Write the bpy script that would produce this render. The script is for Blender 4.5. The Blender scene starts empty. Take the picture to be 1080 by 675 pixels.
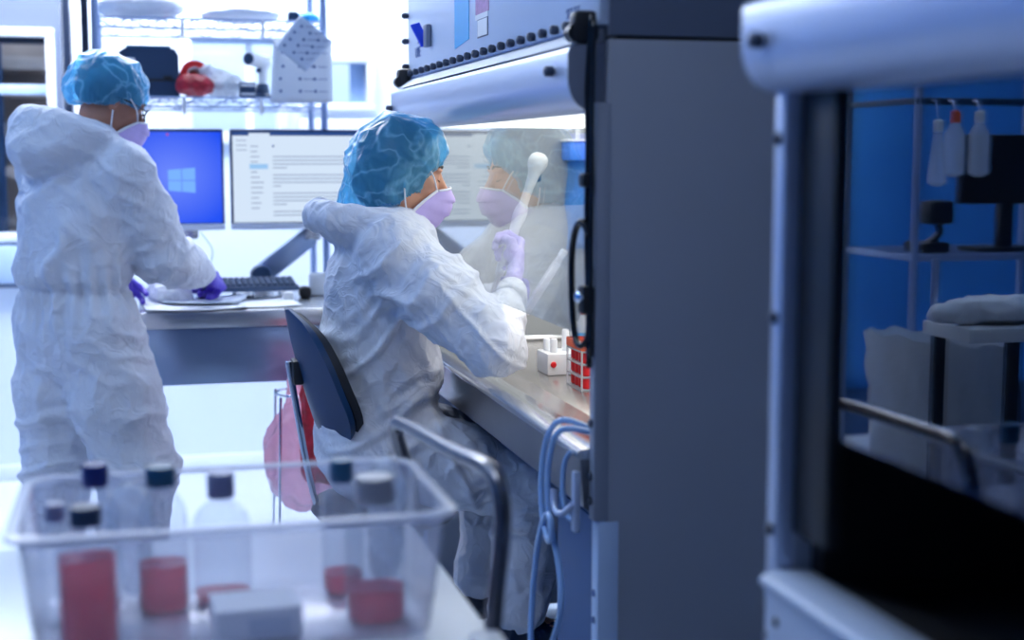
import bpy, bmesh, math, random
import numpy as np
from mathutils import Vector, Matrix, Euler

SC = bpy.context.scene
COL = SC.collection
R = math.radians
PI = math.pi

# ------------------------------------------------------------------ camera
YAW, PITCH = R(14.65), R(6.6)
cam_data = bpy.data.cameras.new('camera')
cam = bpy.data.objects.new('camera', cam_data)
COL.objects.link(cam)
cam_data.sensor_width = 36.0
cam_data.lens = 50.0
cam_data.clip_start = 0.05
cam.location = (0, 0, 1.4)
cam.rotation_euler = (PI / 2 - PITCH, 0, -YAW)
cam_data.dof.use_dof = True
cam_data.dof.focus_distance = 3.35
cam_data.dof.aperture_fstop = 1.9
cam_data.dof.aperture_blades = 9
SC.camera = cam

# ------------------------------------------------------------------ world, view, lights
SC.view_settings.view_transform = 'Standard'
SC.view_settings.look = 'None'
SC.view_settings.gamma = 1.0
SC.view_settings.use_curve_mapping = False
SC.view_settings.exposure = 0.0
world = bpy.data.worlds.new('world')
SC.world = world
world.use_nodes = True
bg = world.node_tree.nodes['Background']
bg.inputs['Color'].default_value = (0.16, 0.30, 0.78, 1)
bg.inputs['Strength'].default_value = 0.22

def area_light(name, loc, rot, sx, sy, power, color):
    ld = bpy.data.lights.new(name, 'AREA')
    ld.shape = 'RECTANGLE'
    ld.size, ld.size_y = sx, sy
    ld.energy = power
    ld.color = color
    o = bpy.data.objects.new(name, ld)
    o.location = loc
    o.rotation_euler = rot
    COL.objects.link(o)
    return o

# unseen ceiling panels: (centre x, centre y, size x, size y, emission, colour); the aisle and cart panels are added
CEILING_LAMPS = [
    (-0.1, 5.75, 2.6, 0.60, 26.0, (0.84, 0.90, 1.0)),
    (-1.4, 3.3, 0.6, 1.2, 9.5, (0.50, 0.71, 1.0)),  # unseen panel added to brighten the left side mirrored in the near glass
    (-0.20, 1.95, 0.6, 0.6, 13.0, (0.74, 0.84, 1.0)),  # unseen panel added to brighten the cart and tub
    (-1.9, 5.3, 0.6, 0.6, 6.0, (0.5, 0.72, 1.0)),
]
CABINET_LAMP = (3.9, (1.0, 0.965, 0.90))     # fluorescent tube of the working cabinet
NEXT_ROOM_FILL = 3.2                               # unseen lamp bank added to light the next room

# ------------------------------------------------------------------ materials
MATS = {}
def mat(name, col, rough=0.5, metal=0.0, spec=None, trans=0.0, alpha=1.0, emit=None, estr=0.0, sheen=0.0, coat=0.0,
        noise=None, bump=None, sss=0.0, ior=None):
    """Principled material; noise=(scale, amount) varies the colour, bump=(scale, strength, detail) roughens the surface"""
    m = bpy.data.materials.new(name)
    m.use_nodes = True
    nt = m.node_tree
    b = nt.nodes['Principled BSDF']
    b.inputs['Base Color'].default_value = (*col, 1)
    b.inputs['Roughness'].default_value = rough
    b.inputs['Metallic'].default_value = metal
    b.inputs['Alpha'].default_value = alpha
    b.inputs['Transmission Weight'].default_value = trans
    b.inputs['Coat Weight'].default_value = coat
    if spec is not None: b.inputs['Specular IOR Level'].default_value = spec
    if ior is not None: b.inputs['IOR'].default_value = ior
    if sss:
        b.inputs['Subsurface Weight'].default_value = sss
        b.inputs['Subsurface Radius'].default_value = (0.02, 0.008, 0.005)
    if emit is not None:
        b.inputs['Emission Color'].default_value = (*emit, 1)
        b.inputs['Emission Strength'].default_value = estr
    tc = None
    if noise or bump:
        tc = nt.nodes.new('ShaderNodeTexCoord')
    if noise:
        n = nt.nodes.new('ShaderNodeTexNoise')
        n.inputs['Scale'].default_value = noise[0]
        n.inputs['Detail'].default_value = 4
        nt.links.new(tc.outputs['Object'], n.inputs['Vector'])
        cr = nt.nodes.new('ShaderNodeMapRange')
        cr.inputs['From Min'].default_value = 0.3
        cr.inputs['From Max'].default_value = 0.7
        cr.inputs['To Min'].default_value = 1 - noise[1]
        cr.inputs['To Max'].default_value = 1 + noise[1]
        nt.links.new(n.outputs['Fac'], cr.inputs['Value'])
        mx = nt.nodes.new('ShaderNodeMix')
        mx.data_type = 'RGBA'
        mx.blend_type = 'MULTIPLY'
        mx.inputs['Factor'].default_value = 1
        mx.inputs[6].default_value = (*col, 1)
        nt.links.new(cr.outputs['Result'], mx.inputs[7])
        nt.links.new(mx.outputs[2], b.inputs['Base Color'])
    if bump:
        n = nt.nodes.new('ShaderNodeTexNoise')
        n.inputs['Scale'].default_value = bump[0]
        n.inputs['Detail'].default_value = bump[2] if len(bump) > 2 else 3
        n.inputs['Distortion'].default_value = 0.6
        nt.links.new(tc.outputs['Object'], n.inputs['Vector'])
        bp = nt.nodes.new('ShaderNodeBump')
        bp.inputs['Strength'].default_value = bump[1]
        bp.inputs['Distance'].default_value = 0.01
        nt.links.new(n.outputs['Fac'], bp.inputs['Height'])
        nt.links.new(bp.outputs['Normal'], b.inputs['Normal'])
    MATS[name] = m
    return m

def film(name, tint, clear, gloss_rough=0.05, diffuse=None, gloss_gain=1.0, ior=1.5, bump=None, through=0.45, crease_glint=None):
    """Clear sheet material: transparent body, Fresnel reflection, and a share of diffuse/translucent haze"""
    m = bpy.data.materials.new(name)
    m.use_nodes = True
    nt = m.node_tree
    nt.nodes.remove(nt.nodes['Principled BSDF'])
    out = nt.nodes['Material Output']
    tr = nt.nodes.new('ShaderNodeBsdfTransparent')
    tr.inputs['Color'].default_value = (*tint, 1)
    gl = nt.nodes.new('ShaderNodeBsdfGlossy')
    gl.inputs['Roughness'].default_value = gloss_rough
    fr = nt.nodes.new('ShaderNodeFresnel')
    # a pane or wall has two faces: the inner face must not act as a dense-to-thin boundary
    ge = nt.nodes.new('ShaderNodeNewGeometry')
    mr = nt.nodes.new('ShaderNodeMapRange')
    mr.inputs['To Min'].default_value = ior
    mr.inputs['To Max'].default_value = 1.0 / ior
    nt.links.new(ge.outputs['Backfacing'], mr.inputs['Value'])
    nt.links.new(mr.outputs['Result'], fr.inputs['IOR'])
    body = tr.outputs[0]
    if diffuse is not None:
        df = nt.nodes.new('ShaderNodeBsdfDiffuse')
        df.inputs['Color'].default_value = (*diffuse, 1)
        tl = nt.nodes.new('ShaderNodeBsdfTranslucent')
        tl.inputs['Color'].default_value = (*diffuse, 1)
        a = nt.nodes.new('ShaderNodeMixShader')
        a.inputs['Fac'].default_value = through
        nt.links.new(df.outputs[0], a.inputs[1])
        nt.links.new(tl.outputs[0], a.inputs[2])
        h = nt.nodes.new('ShaderNodeMixShader')
        h.inputs['Fac'].default_value = clear
        nt.links.new(a.outputs[0], h.inputs[1])
        nt.links.new(tr.outputs[0], h.inputs[2])
        body = h.outputs[0]
        if crease_glint:
            # crease highlights painted as pale streaks, less clear where the fabric doubles
            tcp = nt.nodes.new('ShaderNodeTexCoord')
            pn = nt.nodes.new('ShaderNodeTexNoise')
            pn.inputs['Scale'].default_value = crease_glint[0]
            pn.inputs['Detail'].default_value = 2
            pn.inputs['Distortion'].default_value = 0.4
            nt.links.new(tcp.outputs['Object'], pn.inputs['Vector'])
            pa = nt.nodes.new('ShaderNodeMath'); pa.operation = 'SUBTRACT'; pa.inputs[1].default_value = 0.5
            pb = nt.nodes.new('ShaderNodeMath'); pb.operation = 'ABSOLUTE'
            pm = nt.nodes.new('ShaderNodeMapRange')
            pm.inputs['From Min'].default_value = 0.0; pm.inputs['From Max'].default_value = 0.045
            pm.inputs['To Min'].default_value = 1.0; pm.inputs['To Max'].default_value = 0.0
            nt.links.new(pn.outputs['Fac'], pa.inputs[0]); nt.links.new(pa.outputs[0], pb.inputs[0]); nt.links.new(pb.outputs[0], pm.inputs['Value'])
            cm = nt.nodes.new('ShaderNodeMix'); cm.data_type = 'RGBA'
            cm.inputs[6].default_value = (*diffuse, 1); cm.inputs[7].default_value = (*crease_glint[1], 1)
            nt.links.new(pm.outputs['Result'], cm.inputs['Factor'])
            nt.links.new(cm.outputs[2], df.inputs['Color']); nt.links.new(cm.outputs[2], tl.inputs['Color'])
            cl_ = nt.nodes.new('ShaderNodeMapRange')
            cl_.inputs['To Min'].default_value = clear; cl_.inputs['To Max'].default_value = clear * 0.45
            nt.links.new(pm.outputs['Result'], cl_.inputs['Value']); nt.links.new(cl_.outputs['Result'], h.inputs['Fac'])
        if bump:
            tcn = nt.nodes.new('ShaderNodeTexCoord')
            n = nt.nodes.new('ShaderNodeTexNoise')
            n.inputs['Scale'].default_value = bump[0]
            n.inputs['Detail'].default_value = 4
            n.inputs['Distortion'].default_value = 1.0
            nt.links.new(tcn.outputs['Object'], n.inputs['Vector'])
            bp = nt.nodes.new('ShaderNodeBump')
            bp.inputs['Strength'].default_value = bump[1]
            bp.inputs['Distance'].default_value = 0.01
            nt.links.new(n.outputs['Fac'], bp.inputs['Height'])
            for s in (df, tl, gl, fr):
                nt.links.new(bp.outputs['Normal'], s.inputs['Normal'])
    mx = nt.nodes.new('ShaderNodeMixShader')
    if gloss_gain != 1.0:
        mu = nt.nodes.new('ShaderNodeMath')
        mu.operation = 'MULTIPLY'
        mu.use_clamp = True
        mu.inputs[1].default_value = gloss_gain
        nt.links.new(fr.outputs[0], mu.inputs[0])
        nt.links.new(mu.outputs[0], mx.inputs['Fac'])
    else:
        nt.links.new(fr.outputs[0], mx.inputs['Fac'])
    nt.links.new(body, mx.inputs[1])
    nt.links.new(gl.outputs[0], mx.inputs[2])
    nt.links.new(mx.outputs[0], out.inputs['Surface'])
    MATS[name] = m
    return m

def lamp_mat(name, col, strength):
    m = bpy.data.materials.new(name)
    m.use_nodes = True
    nt = m.node_tree
    nt.nodes.remove(nt.nodes['Principled BSDF'])
    e = nt.nodes.new('ShaderNodeEmission')
    e.inputs['Color'].default_value = (*col, 1)
    e.inputs['Strength'].default_value = strength
    nt.links.new(e.outputs[0], nt.nodes['Material Output'].inputs['Surface'])
    MATS[name] = m
    return m

mat('wall_white', (0.72, 0.79, 0.90), 0.6, noise=(1.5, 0.03))
mat('wall_blue', (0.04, 0.24, 0.62), 0.6, noise=(2.0, 0.08))
mat('floor', (0.66, 0.72, 0.80), 0.28, noise=(3.0, 0.05))
mat('ceiling', (0.75, 0.8, 0.86), 0.8)
mat('frame_white', (0.82, 0.87, 0.93), 0.4)
mat('door_paint', (0.16, 0.195, 0.29), 0.5, noise=(2.0, 0.03))
mat('frame_blue', (0.45, 0.60, 0.85), 0.4)
mat('dark_strip', (0.01, 0.02, 0.05), 0.4)
mat('blind', (0.42, 0.34, 0.29), 0.7, noise=(6, 0.15))
mat('steel', (0.50, 0.52, 0.56), 0.27, 0.9, noise=(9, 0.06))
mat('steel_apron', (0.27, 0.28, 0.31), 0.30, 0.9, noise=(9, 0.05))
mat('steel_desk', (0.30, 0.39, 0.55), 0.30, 0.9, noise=(9, 0.05))
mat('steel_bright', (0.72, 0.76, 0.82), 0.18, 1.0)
mat('steel_work', (0.40, 0.38, 0.37), 0.26, 0.75, noise=(14, 0.05))
mat('chrome', (0.80, 0.84, 0.90), 0.12, 1.0)
mat('wire', (0.34, 0.44, 0.66), 0.35, 0.5)
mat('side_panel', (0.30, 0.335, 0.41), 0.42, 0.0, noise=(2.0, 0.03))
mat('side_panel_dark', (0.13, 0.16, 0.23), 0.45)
mat('cab_front', (0.52, 0.62, 0.80), 0.40)
mat('hood_steel', (0.50, 0.58, 0.76), 0.30, 0.35)
mat('cap_grey', (0.20, 0.235, 0.32), 0.45)
mat('black', (0.008, 0.010, 0.014), 0.45)
mat('black_gloss', (0.006, 0.008, 0.012), 0.2)
mat('unlit_inside', (0.004, 0.005, 0.008), 0.7)
mat('inner_white', (0.32, 0.34, 0.35), 0.42, noise=(5, 0.03))
mat('under_blue', (0.04, 0.10, 0.24), 0.6)
mat('knob', (0.03, 0.045, 0.08), 0.4)
mat('teal', (0.02, 0.40, 0.80), 0.5)
mat('pink_label', (0.44, 0.22, 0.46), 0.6, noise=(60, 0.25))
mat('label_white', (0.80, 0.82, 0.86), 0.6)
mat('label_ink', (0.10, 0.12, 0.20), 0.6)
mat('ink_blue', (0.10, 0.17, 0.38), 0.6)
mat('tray_blue', (0.06, 0.22, 0.82), 0.4)
mat('blue_clip', (0.0, 0.05, 0.75), 0.4)
mat('navy_plastic', (0.012, 0.045, 0.11), 0.42)
mat('chair_shell', (0.006, 0.04, 0.12), 0.45, spec=.25)
mat('chair_pad', (0.006, 0.012, 0.025), 0.7)
mat('screen_bezel', (0.62, 0.68, 0.78), 0.4)
mat('screen_edge', (0.02, 0.05, 0.13), 0.35)
mat('paper', (0.78, 0.82, 0.88), 0.7)
mat('paper_grey', (0.52, 0.60, 0.74), 0.7)
mat('white_plastic', (0.80, 0.82, 0.84), 0.35)
mat('white_bag', (0.80, 0.83, 0.88), 0.45, bump=(25, 0.5, 4))
mat('key', (0.05, 0.09, 0.17), 0.5)
mat('red', (0.75, 0.01, 0.015), 0.45)
mat('red_dark', (0.42, 0.012, 0.03), 0.5, noise=(40, 0.4))
mat('orange', (0.80, 0.10, 0.02), 0.45)
mat('teal_dark', (0.01, 0.12, 0.22), 0.5)
mat('skin', (0.62, 0.31, 0.20), 0.5, sss=0.08, noise=(30, 0.06))
mat('skin_dark', (0.34, 0.15, 0.10), 0.5, sss=0.06, noise=(30, 0.06))
mat('hair', (0.03, 0.017, 0.012), 0.55)
mat('eye_white', (0.8, 0.8, 0.8), 0.2)
mat('lash', (0.02, 0.012, 0.01), 0.6)
mat('mask_lilac', (0.54, 0.43, 0.78), 0.75, noise=(40, 0.05))
mat('mask_white', (0.82, 0.83, 0.88), 0.7)
mat('glove_violet', (0.10, 0.055, 0.55), 0.42)
mat('glove_washed', (0.42, 0.34, 0.80), 0.45)  # washed-out look behind the reflecting glass put into the glove's colour
mat('shoe', (0.006, 0.018, 0.05), 0.4, bump=(40, 0.4))
mat('tube_blue', (0.28, 0.46, 0.78), 0.25, coat=0.5)
mat('cap_navy', (0.006, 0.025, 0.20), 0.4)
mat('cap_teal', (0.01, 0.10, 0.20), 0.4)
mat('cap_mauve', (0.22, 0.25, 0.42), 0.4)
mat('cap_grey_screw', (0.42, 0.42, 0.45), 0.4)
mat('medium_red', (0.85, 0.05, 0.075), 0.2, emit=None)
mat('cart_top', (0.66, 0.73, 0.82), 0.35, 0.2)
mat('cart_dark', (0.012, 0.015, 0.02), 0.5)
mat('handle_tube', (0.16, 0.16, 0.18), 0.22, 0.9)
mat('handle_metal', (0.55, 0.60, 0.68), 0.22, 1.0)
mat('lamp_off', (0.7, 0.75, 0.8), 0.4)
film('glass', (0.94, 0.97, 0.98), 1.0, 0.0, ior=1.52, gloss_gain=1.4)
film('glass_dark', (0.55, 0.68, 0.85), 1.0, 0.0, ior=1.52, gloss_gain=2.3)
film('pane', (0.93, 0.96, 1.0), 1.0, 0.02, ior=1.45)
film('tub_plastic', (0.97, 0.97, 0.99), 0.90, 0.15, (0.80, 0.82, 0.97), ior=1.4)
film('tub_rim', (0.95, 0.96, 0.99), 0.50, 0.2, (0.84, 0.88, 0.98), ior=1.4)
film('bottle_clear', (0.94, 0.96, 0.98), 0.92, 0.06, (0.70, 0.76, 0.88), ior=1.45)
film('red_liquid', (1.0, 0.42, 0.48), 0.35, 0.05, (1.0, 0.12, 0.17), ior=1.33, through=0.8)
film('bag_clear', (0.95, 0.97, 1.0), 0.55, 0.2, (0.72, 0.80, 0.92), ior=1.4, bump=(18, 0.9))
film('bag_pink', (1.0, 0.80, 0.86), 0.45, 0.2, (0.95, 0.50, 0.62), ior=1.4, bump=(20, 0.8))
film('lens', (0.92, 0.95, 1.0), 1.0, 0.0, ior=1.5)
film('vial_clear', (0.94, 0.95, 0.97), 0.45, 0.1, (0.85, 0.86, 0.88), ior=1.4)
film('flask_clear', (0.96, 0.97, 0.99), 0.22, 0.1, (0.88, 0.89, 0.92), ior=1.4)
film('blue_sheet', (0.60, 0.80, 1.0), 0.45, 0.2, (0.20, 0.48, 0.95), ior=1.4)

def suit_mat(name, col):
    """crinkled spun-bond fabric: crisp creases from three ridged noise fields"""
    m = mat(name, col, 0.62)
    nt = m.node_tree
    b = nt.nodes['Principled BSDF']
    tc = nt.nodes.new('ShaderNodeTexCoord')
    wv = nt.nodes.new('ShaderNodeTexNoise'); wv.inputs['Scale'].default_value = 7; wv.inputs['Detail'].default_value = 2
    add = nt.nodes.new('ShaderNodeMix'); add.data_type = 'RGBA'; add.blend_type = 'LINEAR_LIGHT'; add.inputs['Factor'].default_value = 0.12
    nt.links.new(tc.outputs['Object'], wv.inputs['Vector'])
    nt.links.new(tc.outputs['Object'], add.inputs[6]); nt.links.new(wv.outputs['Color'], add.inputs[7])
    hs = []
    for sc_, det, w_ in ((5.5, 1, 1.3), (13, 1, 0.6), (31, 1, 0.22)):
        nz = nt.nodes.new('ShaderNodeTexNoise'); nz.inputs['Scale'].default_value = sc_; nz.inputs['Detail'].default_value = det; nz.inputs['Distortion'].default_value = 0.1
        nt.links.new(add.outputs[2], nz.inputs['Vector'])
        a = nt.nodes.new('ShaderNodeMath'); a.operation = 'SUBTRACT'; a.inputs[1].default_value = 0.5
        b2 = nt.nodes.new('ShaderNodeMath'); b2.operation = 'ABSOLUTE'
        # narrow raised creases with flat cloth between them
        c2 = nt.nodes.new('ShaderNodeMapRange'); c2.interpolation_type = 'SMOOTHSTEP'
        c2.inputs['From Min'].default_value = 0.0; c2.inputs['From Max'].default_value = 0.10
        c2.inputs['To Min'].default_value = w_; c2.inputs['To Max'].default_value = 0.0
        nt.links.new(nz.outputs['Fac'], a.inputs[0]); nt.links.new(a.outputs[0], b2.inputs[0]); nt.links.new(b2.outputs[0], c2.inputs['Value'])
        hs.append(c2)
    m1 = nt.nodes.new('ShaderNodeMath'); m1.operation = 'ADD'; mm = nt.nodes.new('ShaderNodeMath'); mm.operation = 'ADD'
    nt.links.new(hs[0].outputs[0], m1.inputs[0]); nt.links.new(hs[1].outputs[0], m1.inputs[1])
    nt.links.new(m1.outputs[0], mm.inputs[0]); nt.links.new(hs[2].outputs[0], mm.inputs[1])
    bp = nt.nodes.new('ShaderNodeBump'); bp.inputs['Strength'].default_value = 0.42; bp.inputs['Distance'].default_value = 0.0055
    nt.links.new(mm.outputs[0], bp.inputs['Height'])
    nt.links.new(bp.outputs['Normal'], b.inputs['Normal'])
    return m
suit_mat('suit', (0.64, 0.67, 0.76))

def cap_mat(name):
    """sheer blue bouffant fabric over dark hair"""
    m = film(name, (0.50, 0.84, 1.0), 0.50, 0.35, (0.13, 0.56, 0.95), ior=1.3, bump=(34, 0.6), crease_glint=(11, (0.30, 0.70, 0.97)))
    return m
cap_mat('cap_blue')
# ------------------------------------------------------------------ object helpers
ORIGIN = {}
def base_of(o):
    while o.parent is not None: o = o.parent
    return ORIGIN.get(o.name, Vector((0, 0, 0)))

def thing(name, label, cat, base, group=None):
    o = bpy.data.objects.new(name, None)
    o.empty_display_size = 0.05
    COL.objects.link(o)
    o.location = base
    ORIGIN[o.name] = Vector(base)
    tag(o, label, cat, group)
    return o

def tag(o, label, cat, group=None):
    o['label'] = label
    o['category'] = cat
    if group: o['group'] = group
    return o

def link_mesh(name, me, material, parent=None, base=None, smooth=38, label=None):
    """me holds world coordinates; they become local to the thing's base"""
    org = base_of(parent) if parent is not None else Vector(base if base is not None else (0, 0, 0))
    me.transform(Matrix.Translation(-org))
    if smooth is not None and len(me.polygons):
        me.polygons.foreach_set('use_smooth', [True] * len(me.polygons))
        if smooth < 179: me.set_sharp_from_angle(angle=R(smooth))
    for mm in (material if isinstance(material, (list, tuple)) else [material]):
        me.materials.append(MATS[mm] if isinstance(mm, str) else mm)
    o = bpy.data.objects.new(name, me)
    COL.objects.link(o)
    if parent is not None: o.parent = parent
    else:
        o.location = org
        ORIGIN[o.name] = org
    if label: o['label'] = label
    return o

def frame_to(d, up=(0, 0, 1)):
    """rotation whose z axis is d"""
    d = Vector(d).normalized()
    u = Vector(up)
    if abs(d.dot(u)) > 0.98: u = Vector((1, 0, 0))
    x = u.cross(d).normalized()
    y = d.cross(x)
    return Matrix((x, y, d)).transposed()

def spline(pts, n=8):
    """Catmull-Rom through the points"""
    P = [Vector(p) for p in pts]
    if len(P) < 3: return P
    out = []
    for i in range(len(P) - 1):
        p0 = P[i - 1] if i else P[0] * 2 - P[1]
        p3 = P[i + 2] if i + 2 < len(P) else P[-1] * 2 - P[-2]
        p1, p2 = P[i], P[i + 1]
        for k in range(n):
            t = k / n
            out.append(0.5 * ((2 * p1) + (p2 - p0) * t + (2 * p0 - 5 * p1 + 4 * p2 - p3) * t * t + (3 * p1 - p0 - 3 * p2 + p3) * t ** 3))
    out.append(P[-1])
    return out

class MB:
    """collects shapes (in world coordinates) that become one mesh"""
    def __init__(self):
        self.v, self.f, self.mi = [], [], []
    def add(self, verts, faces, mi=0):
        o = len(self.v)
        self.v += [tuple(p) for p in verts]
        self.f += [tuple(i + o for i in f) for f in faces]
        self.mi += [mi] * len(faces)
        return self
    def box(self, lo, hi, bev=0.0, rot=None, mi=0, seg=2):
        bm = bmesh.new()
        bmesh.ops.create_cube(bm, size=1)
        c = [(a + b) / 2 for a, b in zip(lo, hi)]
        s = [abs(b - a) for a, b in zip(lo, hi)]
        for v in bm.verts: v.co = Vector((v.co.x * s[0], v.co.y * s[1], v.co.z * s[2]))
        if bev > 0:
            bmesh.ops.bevel(bm, geom=list(bm.edges), offset=min(bev, 0.49 * min(s)), segments=seg, affect='EDGES', profile=0.5)
        if rot is not None:
            for v in bm.verts: v.co = rot @ v.co
        bm.verts.index_update()
        self.add([v.co + Vector(c) for v in bm.verts], [[v.index for v in f.verts] for f in bm.faces], mi)
        bm.free()
        return self
    def tube(self, pts, r, n=10, smooth=0, closed=False, mi=0, caps=True):
        P = spline(pts, smooth) if smooth else [Vector(p) for p in pts]
        rs = r if isinstance(r, (list, tuple)) else [r] * len(P)
        if len(rs) != len(P):
            rs = [float(np.interp(i / (len(P) - 1), np.linspace(0, 1, len(rs)), rs)) for i in range(len(P))]
        verts, faces = [], []
        m = len(P)
        prev = None
        for i in range(m):
            if closed: d = P[(i + 1) % m] - P[i - 1]
            else: d = P[min(i + 1, m - 1)] - P[max(i - 1, 0)]
            d.normalize()
            if prev is None:
                x = frame_to(d).col[0]
            else:
                x = prev - d * prev.dot(d)
                x = x.normalized() if x.length > 1e-6 else frame_to(d).col[0]
            prev = Vector(x)
            y = d.cross(prev)
            for k in range(n):
                a = 2 * PI * k / n
                verts.append(P[i] + (prev * math.cos(a) + y * math.sin(a)) * rs[i])
        for i in range(m if closed else m - 1):
            j = (i + 1) % m
            for k in range(n):
                l = (k + 1) % n
                faces.append((i * n + k, i * n + l, j * n + l, j * n + k))
        if caps and not closed:
            faces.append(tuple(range(n))[::-1])
            faces.append(tuple((m - 1) * n + k for k in range(n)))
        return self.add(verts, faces, mi)
    def lathe(self, prof, c, axis=(0, 0, 1), n=24, mi=0, sx=1.0, sy=1.0):
        """prof: (radius, height) list along axis from c"""
        M = frame_to(axis)
        c = Vector(c)
        verts, faces = [], []
        for r, h in prof:
            for k in range(n):
                a = 2 * PI * k / n
                verts.append(c + M @ Vector((r * math.cos(a) * sx, r * math.sin(a) * sy, h)))
        for i in range(len(prof) - 1):
            for k in range(n):
                l = (k + 1) % n
                faces.append((i * n + k, i * n + l, (i + 1) * n + l, (i + 1) * n + k))
        if prof[0][0] > 1e-6: faces.append(tuple(range(n))[::-1])
        if prof[-1][0] > 1e-6: faces.append(tuple((len(prof) - 1) * n + k for k in range(n)))
        return self.add(verts, faces, mi)
    def prism(self, poly, a, b, mi=0):
        """poly: list of 3-D points (planar), extruded from +a to +b (vectors)"""
        n = len(poly)
        P = [Vector(p) for p in poly]
        va = [p + Vector(a) for p in P] + [p + Vector(b) for p in P]
        faces = [tuple(range(n))[::-1], tuple(range(n, 2 * n))]
        faces += [(i, (i + 1) % n, n + (i + 1) % n, n + i) for i in range(n)]
        return self.add(va, faces, mi)
    def loft(self, rings, mi=0, caps=True):
        n = len(rings[0])
        verts = [p for r in rings for p in r]
        faces = []
        for i in range(len(rings) - 1):
            for k in range(n):
                l = (k + 1) % n
                faces.append((i * n + k, i * n + l, (i + 1) * n + l, (i + 1) * n + k))
        if caps:
            faces.append(tuple(range(n))[::-1])
            faces.append(tuple((len(rings) - 1) * n + k for k in range(n)))
        return self.add(verts, faces, mi)
    def sheet(self, grid, thick, mi=0):
        """grid[i][j] of points -> a sheet with thickness along its normals"""
        ni, nj = len(grid), len(grid[0])
        G = np.array([[tuple(p) for p in row] for row in grid])
        du = np.gradient(G, axis=0); dv = np.gradient(G, axis=1)
        N = np.cross(du, dv)
        N /= np.maximum(np.linalg.norm(N, axis=2, keepdims=True), 1e-9)
        A = (G + N * thick / 2).reshape(-1, 3); B = (G - N * thick / 2).reshape(-1, 3)
        q = ni * nj
        id_ = lambda i, j: i * nj + j
        faces = []
        for i in range(ni - 1):
            for j in range(nj - 1):
                a, b, c, d = id_(i, j), id_(i + 1, j), id_(i + 1, j + 1), id_(i, j + 1)
                faces.append((a, b, c, d)); faces.append((q + d, q + c, q + b, q + a))
        rim = [id_(i, 0) for i in range(ni)] + [id_(ni - 1, j) for j in range(1, nj)] + [id_(i, nj - 1) for i in range(ni - 2, -1, -1)] + [id_(0, j) for j in range(nj - 2, 0, -1)]
        for a, b in zip(rim, rim[1:] + rim[:1]): faces.append((b, a, q + a, q + b))
        return self.add(list(A) + list(B), faces, mi)
    def mesh(self, name):
        me = bpy.data.meshes.new(name)
        me.from_pydata(self.v, [], self.f)
        me.polygons.foreach_set('material_index', self.mi)
        bm = bmesh.new(); bm.from_mesh(me)
        bmesh.ops.recalc_face_normals(bm, faces=list(bm.faces))
        bm.to_mesh(me); bm.free()
        me.update()
        return me
    def build(self, name, material, parent=None, base=None, smooth=38, label=None):
        return link_mesh(name, self.mesh(name), material, parent, base, smooth, label)

def struct(o):
    o['kind'] = 'structure'
    return o

def text_mesh(body, size, depth, M):
    """raised lettering; M maps the text plane (x right, y up, z out) to the world"""
    cu = bpy.data.curves.new('lettering', 'FONT')
    cu.body = body; cu.size = size; cu.extrude = depth; cu.align_x = 'CENTER'; cu.align_y = 'CENTER'
    o = bpy.data.objects.new('lettering_tmp', cu)
    COL.objects.link(o)
    dg = bpy.context.evaluated_depsgraph_get()
    me = bpy.data.meshes.new_from_object(o.evaluated_get(dg))
    bpy.data.objects.remove(o); bpy.data.curves.remove(cu)
    me.transform(M)
    me.materials.clear()
    return me

# ------------------------------------------------------------------ numpy noise
_rng = np.random.default_rng(11)
_PERM = _rng.permutation(256)
_PERM = np.concatenate([_PERM, _PERM, _PERM])
_GRAD = _rng.normal(size=(256, 3)); _GRAD /= np.linalg.norm(_GRAD, axis=1, keepdims=True)
def noise(P):
    """gradient noise, about -0.6..0.6, at points P (n,3)"""
    P = np.asarray(P, float)
    i = np.floor(P).astype(int); f = P - i
    u = f * f * f * (f * (f * 6 - 15) + 10)
    i &= 255
    r = 0
    for dx in (0, 1):
        for dy in (0, 1):
            for dz in (0, 1):
                h = _PERM[_PERM[_PERM[(i[:, 0] + dx) & 255] + ((i[:, 1] + dy) & 255)] + ((i[:, 2] + dz) & 255)]
                g = _GRAD[h]
                d = f - (dx, dy, dz)
                w = (u[:, 0] if dx else 1 - u[:, 0]) * (u[:, 1] if dy else 1 - u[:, 1]) * (u[:, 2] if dz else 1 - u[:, 2])
                r = r + w * (g * d).sum(1)
    return r

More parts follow.
